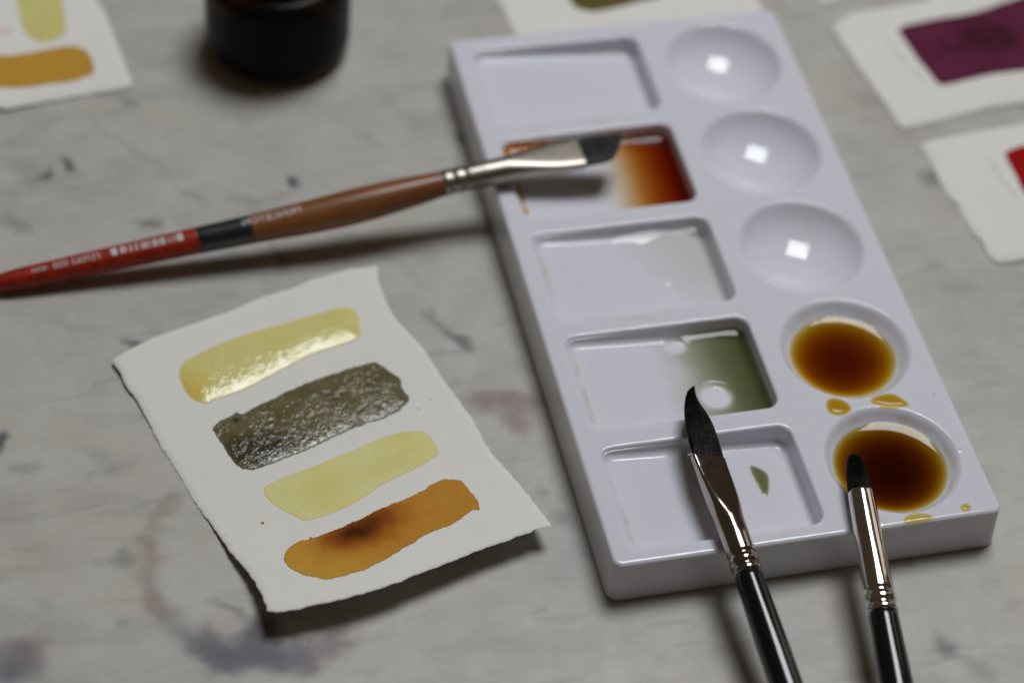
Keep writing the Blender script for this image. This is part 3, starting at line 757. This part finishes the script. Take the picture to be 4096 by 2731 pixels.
Mk_D = mat_stroke('amber_wash', (.62, .36, .05), (.50, .21, .027), (.075, .012, .001), (.36, .13, .018), True, tooth=.45, rough=.3, grain=.17, mid=(.30, .085, .006))
sA, sB, sC, sD = [S(MC_STROKES[k]) for k in 'ABCD']
make_stroke(card, sA, mc3d, .32, Mk_A, 'wet yellow stroke with an orange end', bulge=.85, width=3.0, seed=3, jit=.03,
            pig=lambda x, y, d: .38+spot(x, y, 'A_or', 5, .36)+spot(x, y, 'A_or2', 4, .16)+.12*nz(x, y, .15, 4), wet=lambda x, y, d: 1.0)
make_stroke(card, sB, mc3d, .32, Mk_B, 'wet dark olive stroke', bulge=.45, width=2.2, seed=4, jit=.16,
            pig=lambda x, y, d: .3+spot(x, y, 'B_dark', 6, .6, 1.6)+spot(x, y, 'B_dk2', 4, .15, 2)+spot(x, y, 'B_pit', .7, 1.0)+.25*nz(x, y, .18, 3), wet=lambda x, y, d: 1.0)
make_stroke(card, sC, mc3d, .32, Mk_C, 'pale yellow stroke, half dry', bulge=.14, width=1.2, seed=5, jit=.09,
            pig=lambda x, y, d: .22+spot(x, y, 'C_y', 7, .35, 1.6)+spot(x, y, 'C_y2', 6, .45)+.3*nz(x, y, .1, 6), wet=lambda x, y, d: .55+.45*nz(x, y, .12, 8))
make_stroke(card, sD, mc3d, .32, Mk_D, 'amber stroke with a dark brown bloom', bulge=.10, width=1.0, seed=6, jit=.15,
            pig=lambda x, y, d: .10+.26*smooth01(12, 42, x)+spot(x, y, 'D_dark', 6.0, .60, 1.5)+spot(x, y, 'D_dark2', 4.5, .22, 1.8)+spot(x, y, 'D_dark3', 5, .15, 1.5)+.05*nz(x, y, .3, 2), wet=lambda x, y, d: .12)
for key, r in (('dot1', .45), ('dot2', .26), ('dot3', .2)):
    p = MK[key]; make_stroke(card, blob(p[0], p[1], r, r, 10, .1, 3), mc3d, .32, Mk_D, bulge=.03, width=.3, pig=lambda x, y, d: .3, grid=.3, jit=.0, name='paint_speck', smooth=1)

# ------------------------------------------------------------------ the other cards
def flat3d(curl=0.0, cx=0, cy=0, sx=1, sy=1, base=.05, dirx=0.0, diry=0.0):
    def f(x, y, h):
        return (x, y, base+h+curl*((x-cx)/sx)**2*abs(dirx)+curl*((y-cy)/sy)**2*abs(diry)+.12*(1+nz(x, y, .04, 2)))
    return f
def mstroke(name, base, dark, rim=None, rough=.5, wet=False, grain=.2):
    return mat_stroke(name, tuple(min(1, c*1.12) for c in base), base, dark, rim or tuple(c*.6 for c in base), wet, tooth=.25, rough=rough, grain=grain)

o3 = flat3d(1.2, -100, 225, 30, 30, dirx=1)
CLo = CL_OUT+[[-150, CL_OUT[-1][1]-2], [-158, 262], [-96, 268]]
c2 = make_card([tuple(p) for p in CLo], o3, .45, 'card at the far left edge with a yellow band above a mustard band', edge_amp=.18, grid=2.5, seed=21)
make_stroke(c2, [tuple(p) for p in CL_Y], o3, .45, mstroke('pale_olive_swatch', (.64, .59, .23), (.6, .42, .1)), 'yellow band', bulge=.05, seed=3, grid=1.2, pig=lambda x, y, d: .4+.25*nz(x, y, .15, 1))
make_stroke(c2, [tuple(p) for p in CL_M], o3, .45, mstroke('mustard_swatch', (.54, .30, .045), (.30, .13, .01)), 'mustard band', bulge=.05, seed=4, grid=1.2, pig=lambda x, y, d: .45+.12*nz(x, y, .1, 2))
make_stroke(c2, [tuple(p) for p in CL_P], o3, .45, mstroke('pink_swatch', (.78, .60, .56), (.7, .45, .42)), 'faint pink smear', bulge=.02, seed=5, grid=1.2, pig=lambda x, y, d: .2)

o3b = flat3d()
lx, ly = CB_OUT[3]
CBo = [tuple(p) for p in CB_OUT[:4]]+[(lx+.4, ly-5.5), (lx+40, ly-4.5), (CB_OUT[4][0]+.5, ly-4.0)]+[tuple(p) for p in CB_OUT[4:]]+[(CB_OUT[5][0]-3, 262), (CB_OUT[0][0]-4, 262)]
c3 = make_card(CBo, o3b, .45, 'card behind the far end of the palette with a dark olive swatch', edge_amp=.15, grid=2.5, seed=31)
make_stroke(c3, [tuple(p) for p in CB_S]+[(CB_S[-1][0], 250), (CB_S[0][0], 250)], o3b, .45, mstroke('dark_olive_swatch', (.13, .11, .03), (.06, .045, .01)), 'dark olive swatch', bulge=.04, seed=6, grid=1.4, pig=lambda x, y, d: .45+.4*nz(x, y, .12, 7))

o4 = flat3d(.8, 140, 170, 40, 40, base=.05, dirx=1)
ex = CP_OUT[-1]
CPo = [tuple(p) for p in CP_OUT]+[(205, ex[1]+6), (206, 210), (150, 204)]
c4 = make_card(CPo, o4, .5, 'card at the right edge with a deep purple swatch', edge_amp=.12, grid=2.4, seed=41)
make_stroke(c4, [tuple(p) for p in CP_S], o4, .5, mstroke('purple_swatch', (.115, .02, .05), (.008, .003, .005), rim=(.06, .01, .05), rough=.4), 'purple swatch', bulge=.05, seed=7, grid=1.3,
            pig=lambda x, y, d: .46+.6*nz(x, y, .06, 5)+.2*nz(x, y, .3, 6)+.22*math.exp(-((x-158)/12)**2-((y-162)/5)**2))
ex = CR_OUT[-1]
CRo = [tuple(p) for p in CR_OUT]+[(196, ex[1]+6), (200, 150), (170, 145)]
c5 = make_card(CRo, o3b, .5, 'card at the right edge with a bright red swatch, nearer than the purple one', edge_amp=.2, grid=2.4, seed=51)
make_stroke(c5, [tuple(p) for p in CR_S], o3b, .5, mstroke('red_swatch', (.32, .007, .006), (.28, .004, .004), rough=.4), 'red swatch', bulge=.05, seed=8, grid=1.2, pig=lambda x, y, d: .45)
CSo = [tuple(p) for p in CS_OUT]+[(168, 232), (112, 236)]
c6 = make_card(CSo, o3b, .45, 'sliver of a blank card corner at the top edge, beyond the palette', edge_amp=.12, grid=2.4, seed=61)

def pencil(card_, pts, o3f, thick, seed):
    v = []; f = []; og = tuple(card_['origin_mm']); n = 0
    R_ = random.Random(seed)
    for (a, b_) in zip(pts, pts[1:]):
        dx, dy = b_[0]-a[0], b_[1]-a[1]; L = math.hypot(dx, dy); tx, ty = dx/L, dy/L
        s = 0
        while s < L-.6:
            w = R_.uniform(.5, 1.6); prev = None
            for q in range(7):
                ss = s+w*q/6; off = .55*math.sin(q*2.1+R_.random())*R_.uniform(.4, 1)
                x, y = a[0]+tx*ss-ty*off, a[1]+ty*ss+tx*off
                for sg in (-.11, .11): v.append(o3f(x-ty*sg+tx*sg, y+tx*sg+ty*sg, thick+.015))
                if q: f.append((n-2, n-1, n+1, n))
                n += 2
            s += w+R_.uniform(.2, .8)
    mesh_obj('pencil_note', v, f, M_pencil, card_, og)
pencil(c4, [tuple(p) for p in CP_PEN], o4, .5, 4)
pencil(c5, [tuple(p) for p in CR_PEN], o3b, .5, 5)

# ------------------------------------------------------------------ drops on the palette
def drop(pts, hgt, k, label, z=HP, name='paint_drop', seed=0, fz=None, flat=.5):
    pts = chaikin([tuple(p) for p in pts], 2)
    pts = jitter(densify(pts, .2), .05, 1.2, seed)
    vs, fs, poly, n = fill(pts, .22); fs = ccw(fs, vs); d = pdist(vs, poly); mx = max(d)
    cx = sum(p[0] for p in poly)/n; cy = sum(p[1] for p in poly)/n
    prof = [hgt*(1-(1-min(1, q/(mx*flat)))**2)**.75 for q in d]
    # even out the ridge lines of the distance field
    nb = [set() for _ in vs]
    for q in fs:
        for i in range(len(q)): nb[q[i]].update((q[i-1], q[(i+1) % len(q)]))
    for _ in range(9):
        prof = [p if d[i] < 1e-4 else .4*p+.6*sum(prof[j] for j in nb[i])/max(1, len(nb[i])) for i, p in enumerate(prof)]
    v3 = [(x, y, (fz(x, y) if fz else z)+.012+p) for (x, y), p in zip(vs, prof)]
    o = mesh_obj(name, v3, fs, mat_liquid('drop_dye_%d' % seed, k), None, (cx, cy, (fz(cx, cy) if fz else z)))
    fattr(o, 'depth', [p*1.0 for p in prof])
    tag(o, label, 'paint drop', 'spilled paint drops on the palette')
    return o
KA = (.36, .90, 3.6)
drop(DROPS['d1'], .6, KA, 'round amber drop on the rim between the two filled round wells', seed=101)
drop(DROPS['d2'], .55, KA, 'pointed amber drop between the two filled round wells, nearer the outer edge', seed=102)
drop(DROPS['d3'], .42, (.26, .6, 2.4), 'long amber drop on the front edge below the darkest round well', seed=103)
drop(DROPS['d4'], .42, (.26, .62, 2.6), 'tiny amber drop near the front corner of the palette', seed=104)
drop(DROPS['p1'], .18, (.12, .12, .5), 'pale yellowish drop beside the small brush ferrule', seed=105)
drop(DROPS['p2'], .2, (.10, .13, .5), 'pale drop on the outer rim beside the darkest round well', seed=106)
drop(DROPS['p3'], .12, (.08, .10, .4), 'faint smear of a drop on the outer rim, below a pale drop', seed=107)
drop(SMEAR, .22, (3.4, 3.4, 5.4), 'small olive smear drying on the floor of the front rectangular well', seed=108, fz=lambda x, y: HP-wdepth(x)+.02)
rr_ = 15.3; an_ = math.radians(188)
drop(blob(CX+rr_*math.cos(an_), CYC[3]+rr_*math.sin(an_), .55, .9, 14, .15, 5), .25, KA, 'amber speck clinging to the wall of the round well second from the front', seed=109,
     fz=lambda x, y: bowl_z(math.hypot(x-CX, y-CYC[3]))-.15)

# ------------------------------------------------------------------ brushes
class Frame:
    def __init__(s, d, psi=0.0):
        s.o = np.array(d['o']); s.a = np.array(d['a']); s.u = np.array(d['u']); s.w = np.array(d['w'])
        p = math.radians(psi)
        s.d = math.cos(p)*s.u+math.sin(p)*s.w; s.n = np.cross(s.a, s.d)
        if s.n @ s.w < 0: s.n = -s.n
    def at(s, x, q, r): return s.o+s.a*x+s.d*q+s.n*r
def local_obj(name, pts, faces, mat, root, fr, smooth=True):
    """mesh in the brush's own axes (x along the handle), so that grain runs with it"""
    o = mesh_obj(name, pts, faces, mat, root, (0, 0, 0), smooth)
    return o
def spin(secs, seg=48, cap0=True, cap1=True):
    """sections (s, centre q, centre r, half width q, half width r, power, shear) -> verts, faces in local axes"""
    v = []; f = []
    for sec in secs:
        s, cq, cr, hq, hr, pw, sh = (list(sec)+[2.0, 0.0])[:7] if len(sec) < 7 else sec
        for k in range(seg):
            t = 2*math.pi*k/seg; c, sn = math.cos(t), math.sin(t)
            q = math.copysign(abs(c)**(2/pw), c)*hq; r = math.copysign(abs(sn)**(2/pw), sn)*hr
            v.append((s+sh*q, cq+q, cr+r))
    for i in range(len(secs)-1):
        for k in range(seg):
            a = i*seg+k; b_ = i*seg+(k+1) % seg
            f.append((a, b_, b_+seg, a+seg))
    if cap0: f.append(tuple(range(seg-1, -1, -1)))
    if cap1: f.append(tuple((len(secs)-1)*seg+k for k in range(seg)))
    return v, f
def densify_secs(tab, step, pw=2.0):
    """smooth a table of (s, cq, hq, hr) by cosine interpolation"""
    out = []
    for (a, b_) in zip(tab, tab[1:]):
        m = max(1, int(abs(b_[0]-a[0])/step))
        for k in range(m):
            t = k/m; out.append(tuple(x+(y-x)*t for x, y in zip(a, b_)))
    out.append(tab[-1]); return out
def smooth_tab(tab, n=6):
    t = [list(r) for r in tab]
    for _ in range(n):
        u = [r[:] for r in t]
        for i in range(1, len(t)-1):
            for c in range(1, len(t[i])): u[i][c] = .25*t[i-1][c]+.5*t[i][c]+.25*t[i+1][c]
        t = u
    return t
def brush_root(name, fr, label):
    root = bpy.data.objects.new(name, None); root.empty_display_size = .01
    M4 = Matrix(((fr.a[0], fr.d[0], fr.n[0], fr.o[0]*MM), (fr.a[1], fr.d[1], fr.n[1], fr.o[1]*MM), (fr.a[2], fr.d[2], fr.n[2], fr.o[2]*MM), (0, 0, 0, 1)))
    if M4.to_3x3().determinant() < 0:
        fr.n = -fr.n; fr.flip = True
        M4 = Matrix(((fr.a[0], fr.d[0], fr.n[0], fr.o[0]*MM), (fr.a[1], fr.d[1], fr.n[1], fr.o[1]*MM), (fr.a[2], fr.d[2], fr.n[2], fr.o[2]*MM), (0, 0, 0, 1)))
    link(root); root.matrix_world = M4
    tag(root, label, 'brush', 'watercolour brushes')
    return root
def hairs(left, right, half, s0, s1, count, v, f, seed, tipfun=None):
    """fine single hairs lying in the surface of a bristle head"""
    R_ = random.Random(seed)
    for _ in range(count):
        fx = R_.uniform(-.97, .97); side = R_.choice((-1, 1)) if half else 1
        a = s0+R_.random()**2*(s1-s0)*.35; b_ = a+R_.uniform(.35, 1.0)*(s1-a)
        n = 9; base = len(v); dr = R_.uniform(-.05, .05); wd = R_.uniform(.035, .075); lift = R_.uniform(-.02, .06)
        for i in range(n+1):
            s = a+(b_-a)*i/n; l, r = left(s), right(s); c, h = (l+r)/2, (r-l)/2
            x = max(-.985, min(.985, fx+dr*i/n)); q = c+h*x; z = side*(half(s)*math.sqrt(max(0, 1-abs(x)**2.2))+lift)
            w = wd*(1 if i < n else .2)
            v += [(s, q-w, z), (s, q, z+side*wd), (s, q+w, z)]
            if i:
                k = base+3*i
                f += [(k-3, k-2, k+1, k), (k-2, k-1, k+2, k+1)]

def bristle_mesh(v, f, nbody, mat, root):
    o = mesh_obj('bristles', v, f, mat, root); o.data.materials.append(M_hair)
    o.data.polygons.foreach_set('material_index', [0]*nbody+[1]*(len(f)-nbody))
    return o
# --- brush with red-tipped wooden handle, across the palette
fr1 = Frame(BR['b1'], 44)
b1 = brush_root('paint_brush', fr1, 'angled brush with brown wooden handle and red end lying across the palette')
# table: s, centre offset, radius   (offset towards the viewer's lower side)
hb = [(-1.2, .05, .9), (-.9, .05, 1.7), (-.3, .06, 2.3), (.6, .08, 2.62), (4, .1, 2.75), (25, .35, 3.1), (52, .68, 3.5), (65, 1.0, 3.72), (80, 1.3, 4.35), (90, 1.2, 4.65), (98, .9, 4.55), (108, .45, 4.0), (114, .2, 3.5), (117.3, .05, 3.2)]
dense = smooth_tab(densify_secs(hb, 1.0), 8)
rad1 = lambda s: interp([(r[0], r[2]) for r in dense], s)
off1 = lambda s: interp([(r[0], r[1]) for r in dense], s)
def part1(name, s0, s1, mat, grow=0.0):
    ss = [s0+(s1-s0)*i/max(2, int((s1-s0)/.8)) for i in range(max(2, int((s1-s0)/.8))+1)]
    if s0 < 0: ss = [r[0] for r in dense if r[0] < s1-.05]+[s1]
    secs = [(s, off1(s), 0, rad1(s)+grow, rad1(s)+grow, 2.0, 0) for s in ss]
    v, f = spin(secs); return mesh_obj(name, v, f, mat, b1)
h1 = part1('handle', 64.9, 117.3, M_wood)
he1 = part1('handle_end', -1.2, 51.6, M_red)
part1('colour_band', 51.3, 65.2, M_band, .04)
fsec = [(116.3, 3.25, 3.25), (116.6, 3.42, 3.42), (118.2, 3.45, 3.45), (118.7, 3.15, 3.15), (119.3, 3.15, 3.15), (119.8, 3.42, 3.42), (121.2, 3.45, 3.45), (121.8, 3.18, 3.18), (122.4, 3.2, 3.2), (123, 3.42, 3.42),
        (128, 3.5, 3.45), (134, 3.6, 3.3), (140, 4.1, 2.7), (146, 4.8, 1.9), (150, 5.15, 1.5), (153.8, 5.35, 1.3), (154.0, 5.3, 1.22)]
secs = []
for s, hq, hr in densify_secs(fsec, .7):
    flat = smooth01(132, 148, s); secs.append((s, 0, 0, hq, hr, 2+3.0*flat, 0))
v, f = spin(secs, 64, True, True); mesh_obj('ferrule', v, f, M_nickel, b1)
LB = [(153, -5.15), (156, -5.1), (160, -4.8), (164, -4.1), (166.4, -3.5)]
RB = [(153, 5.15), (156, 5.35), (158.5, 5.4), (161, 5.1), (163, 3.0), (165, -.3), (166.4, -3.3)]
left = lambda s: interp(LB, s); right = lambda s: interp(RB, s)
half = lambda s: interp([(153, 1.1), (157, 1.15), (162, .75), (166.4, .22)], s)
secs = [(s, (left(s)+right(s))/2, 0, max(.06, (right(s)-left(s))/2), half(s), 2.4, 0) for s in [153+13.4*i/30 for i in range(31)]]
v, f = spin(secs, 40); nbody = len(f); hairs(left, right, half, 153.5, 166.2, 170, v, f, 3)
bristle_mesh(v, f, nbody, M_bristle_wet, b1)

def wrap_text(body, height, s_start, phi, root, mat, name, spread=1.0):
    """printed characters laid on the curved handle; they read from the ferrule towards the end of the handle"""
    cu = bpy.data.curves.new('print_text', 'FONT'); cu.body = body; cu.size = 1.0; cu.resolution_u = 3
    tmp = bpy.data.objects.new('print_text', cu); COL.objects.link(tmp)
    dg = bpy.context.evaluated_depsgraph_get()
    me = bpy.data.meshes.new_from_object(tmp.evaluated_get(dg))
    bm = bmesh.new(); bm.from_mesh(me)
    bmesh.ops.triangulate(bm, faces=bm.faces); bmesh.ops.subdivide_edges(bm, edges=[e for e in bm.edges if e.calc_length() > .3], cuts=2, use_grid_fill=False)
    bmesh.ops.triangulate(bm, faces=bm.faces)
    ch = .72; sc = height/ch; v = []
    for q in bm.verts:
        s = s_start-q.co.x*sc*spread; r = rad1(s)+.07; ang = phi-(ch/2-q.co.y)*sc/r*-1
        v.append(wrap_pt(s, ang, r))
    bm.verts.ensure_lookup_table()
    f = [tuple(x.index for x in q.verts) for q in bm.faces]
    bm.free(); bpy.data.objects.remove(tmp); bpy.data.curves.remove(cu); bpy.data.meshes.remove(me)
    return mesh_obj(name, v, f, mat, root, smooth=False)
sgn = 1.0 if fr1.n @ fr1.w > 0 else -1.0
PSI1 = math.radians(8)
def wrap_pt(s, ang, r):
    """ang: 0 faces the viewer, negative towards the upper silhouette; local axes (s, along d, along n)"""
    # viewer direction in local axes
    wd, wn = float(fr1.d @ fr1.w), float(fr1.n @ fr1.w); ud, un = float(fr1.d @ fr1.u), float(fr1.n @ fr1.u)
    ca, sa = math.cos(ang), math.sin(ang)
    return (s, off1(s)+r*(ca*wd+sa*ud), r*(ca*wn+sa*un))
wrap_text('PRINCETON', 2.0, 78.6, math.radians(-36), h1, M_print, 'lettering', 1.02)
wrap_text('757063 050', 1.9, 26.5, math.radians(-30), he1, M_print, 'lettering', .98)
wrap_text('4350', 1.3, 12.6, math.radians(-28), he1, M_print, 'lettering', 1.1)
# barcode
R_ = random.Random(12); v = []; f = []
s = 29.3
bars = []
while s < 47.4:
    w = R_.choice((.28, .28, .5, .8)); bars.append((s, s+w)); s += w+R_.choice((.3, .3, .55, .8))
bars = [(29.0, 30.6)]+[b_ for b_ in bars if b_[0] > 30.8 and b_[1] < 46.0]+[(46.2, 47.6)]
for a, b_ in bars:
    i0 = len(v)
    for j in range(7):
        ang = math.radians(-52+38*j/6)
        v += [wrap_pt(a, ang, rad1(a)+.05), wrap_pt(b_, ang, rad1(b_)+.05)]
        if j: k = i0+2*j; f.append((k-2, k-1, k+1, k))
mesh_obj('barcode', v, f, M_print, he1, smooth=False)

# --- dagger brush, black handle
def black_handle(root, r0, L, prof):
    secs = [(s, 0, 0, r, r, 2.0, 0) for s, r in prof]
    v, f = spin(secs, 48); mesh_obj('handle', v, f, M_black, root)
def prof_handle(r0, rb, L):
    tab = [(-L-1.0, .5), (-L-.6, 1.0), (-L, 1.35), (-L+20, 1.7), (-L+60, 2.5), (-70, 3.45), (-40, rb), (-18, rb-.08), (-6, r0+.12), (0.6, r0)]
    return [(r[0], r[1]) for r in smooth_tab(densify_secs(tab, 2.0), 5)]
fr2 = Frame(BR['b2'], -30)
b2 = brush_root('paint_brush', fr2, 'dagger brush with pointed black bristles, stained ferrule and black handle on the palette edge')
black_handle(b2, 3.3, 150, prof_handle(3.28, 3.75, 145))
fsec = [(-.1, 3.32, 3.32), (.1, 3.45, 3.45), (.7, 3.5, 3.5), (1.1, 3.42, 3.42), (1.5, 3.05, 3.05), (1.9, 3.05, 3.05), (2.3, 3.4, 3.4), (3.1, 3.55, 3.55), (3.9, 3.4, 3.4), (4.3, 3.02, 3.02), (4.7, 3.02, 3.02), (5.0, 3.2, 3.2), (5.3, 3.38, 3.38),
        (10, 3.42, 3.4), (15, 3.5, 3.2), (19, 3.6, 2.7), (23, 3.75, 2.0), (26, 3.85, 1.55), (29, 3.92, 1.3), (32.6, 3.98, 1.15), (32.75, 3.9, 1.08)]
secs = []
for s, hq, hr in densify_secs(fsec, .4):
    flat = smooth01(14, 27, s); secs.append((s, 0, 0, hq, hr, 2+4.0*flat, -.22*flat))
v, f = spin(secs, 72); mesh_obj('ferrule', v, f, M_chrome_stained, b2)
LB = [(31, -3.7), (33.61, -3.62), (37.05, -3.46), (40.82, -3.06), (44.99, -2.32), (48.04, -1.44), (50.72, -.27), (52.25, .65), (53.2, 1.71), (53.87, 2.9)]
RB = [(31, 3.7), (34.36, 4.1), (37.56, 4.3), (41.55, 4.3), (44.24, 4.0), (46.56, 3.4), (48.91, 2.62), (50.26, 2.5), (51.82, 2.6), (53.3, 2.98), (53.87, 3.02)]
left = lambda s: interp(LB, s); right = lambda s: interp(RB, s)
half = lambda s: interp([(31, 1.0), (35, 1.25), (42, 1.15), (48, .7), (53.87, .12)], s)
secs = [(s, (left(s)+right(s))/2, 0, max(.05, (right(s)-left(s))/2), half(s), 2.3, -.22*(1-smooth01(33, 40, s))) for s in [31.5+22.37*i/44 for i in range(45)]]
v, f = spin(secs, 44); nbody = len(f); hairs(left, right, half, 34.5, 53.0, 240, v, f, 5)
bristle_mesh(v, f, nbody, M_bristle, b2)

# --- small round brush, black handle
fr3 = Frame(BR['b3'], 0)
b3 = brush_root('paint_brush', fr3, 'small blunt brush with bright chrome ferrule, its tip over the darkest round well')
black_handle(b3, 3.4, 150, prof_handle(3.4, 3.95, 140))
fsec = [(-.1, 3.42, 0), (.1, 3.6, 0), (.8, 3.62, 0), (1.2, 3.5, 0), (1.6, 3.2, 0), (2.0, 3.25, 0), (2.5, 3.55, 0), (3.3, 3.68, 0), (4.1, 3.55, 0), (4.6, 3.2, 0), (5.0, 3.18, 0), (5.4, 3.3, 0), (5.8, 3.5, 0),
        (8, 3.52, 0), (15, 3.4, 0), (24, 3.2, 0), (32.5, 3.02, 0), (32.7, 2.95, 0)]
secs = [(s, 0, 0, r, r, 2.0, 0) for s, r, _ in densify_secs(fsec, .4)]
v, f = spin(secs, 72); mesh_obj('ferrule', v, f, M_chrome, b3)
RBt = [(31.5, 2.85), (34.5, 2.85), (38, 2.55), (41, 2.1), (42.3, 1.8), (42.9, 1.55), (43.2, 1.3)]
right = lambda s: interp(RBt, s); left = lambda s: -interp(RBt, s); half = lambda s: interp([(31.5, 2.8), (36, 2.5), (41, 1.6), (43.2, 1.0)], s)
secs = [(s, -.1*smooth01(34, 43, s), 0, right(s), half(s), 2.0, 0) for s in [31.5+11.7*i/26 for i in range(27)]]
v, f = spin(secs, 44); nbody = len(f); hairs(left, right, half, 33, 43.9, 220, v, f, 6)
bristle_mesh(v, f, nbody, M_bristle, b3)

# ------------------------------------------------------------------ dark jar at the back
def lathe(prof, seg=72):
    v = []; f = []
    for r, z in prof:
        for k in range(seg): v.append((r*math.cos(2*math.pi*k/seg), r*math.sin(2*math.pi*k/seg), z))
    for i in range(len(prof)-1):
        for k in range(seg): a = i*seg+k; b_ = i*seg+(k+1) % seg; f.append((a, b_, b_+seg, a+seg))
    f.append(tuple(range(seg-1, -1, -1))); f.append(tuple((len(prof)-1)*seg+k for k in range(seg)))
    return v, f
JX, JY, JR = -44.6, 206.0, 20.4
jar = empty('ink_jar', (JX, JY, 0)); tag(jar, 'short dark amber glass jar standing on the marble behind the brush', 'jar')
pf = [(13.5, .1)]+[(14.5+5.9*math.sin(math.radians(90*k/8)), .1+5.5*(1-math.cos(math.radians(90*k/8)))) for k in range(9)]
pf += [(JR, 10), (JR, 24)]+[(JR-4.5*(1-math.cos(math.radians(90*k/6))), 24+4.5*math.sin(math.radians(90*k/6))) for k in range(1, 7)]
v, f = lathe(pf); mesh_obj('body', v, f, M_jar, jar)
v, f = lathe([(14.6, 28.4), (15.2, 28.7), (15.2, 37), (14.6, 37.8), (13, 38)]); mesh_obj('cap', v, f, M_cap, jar)
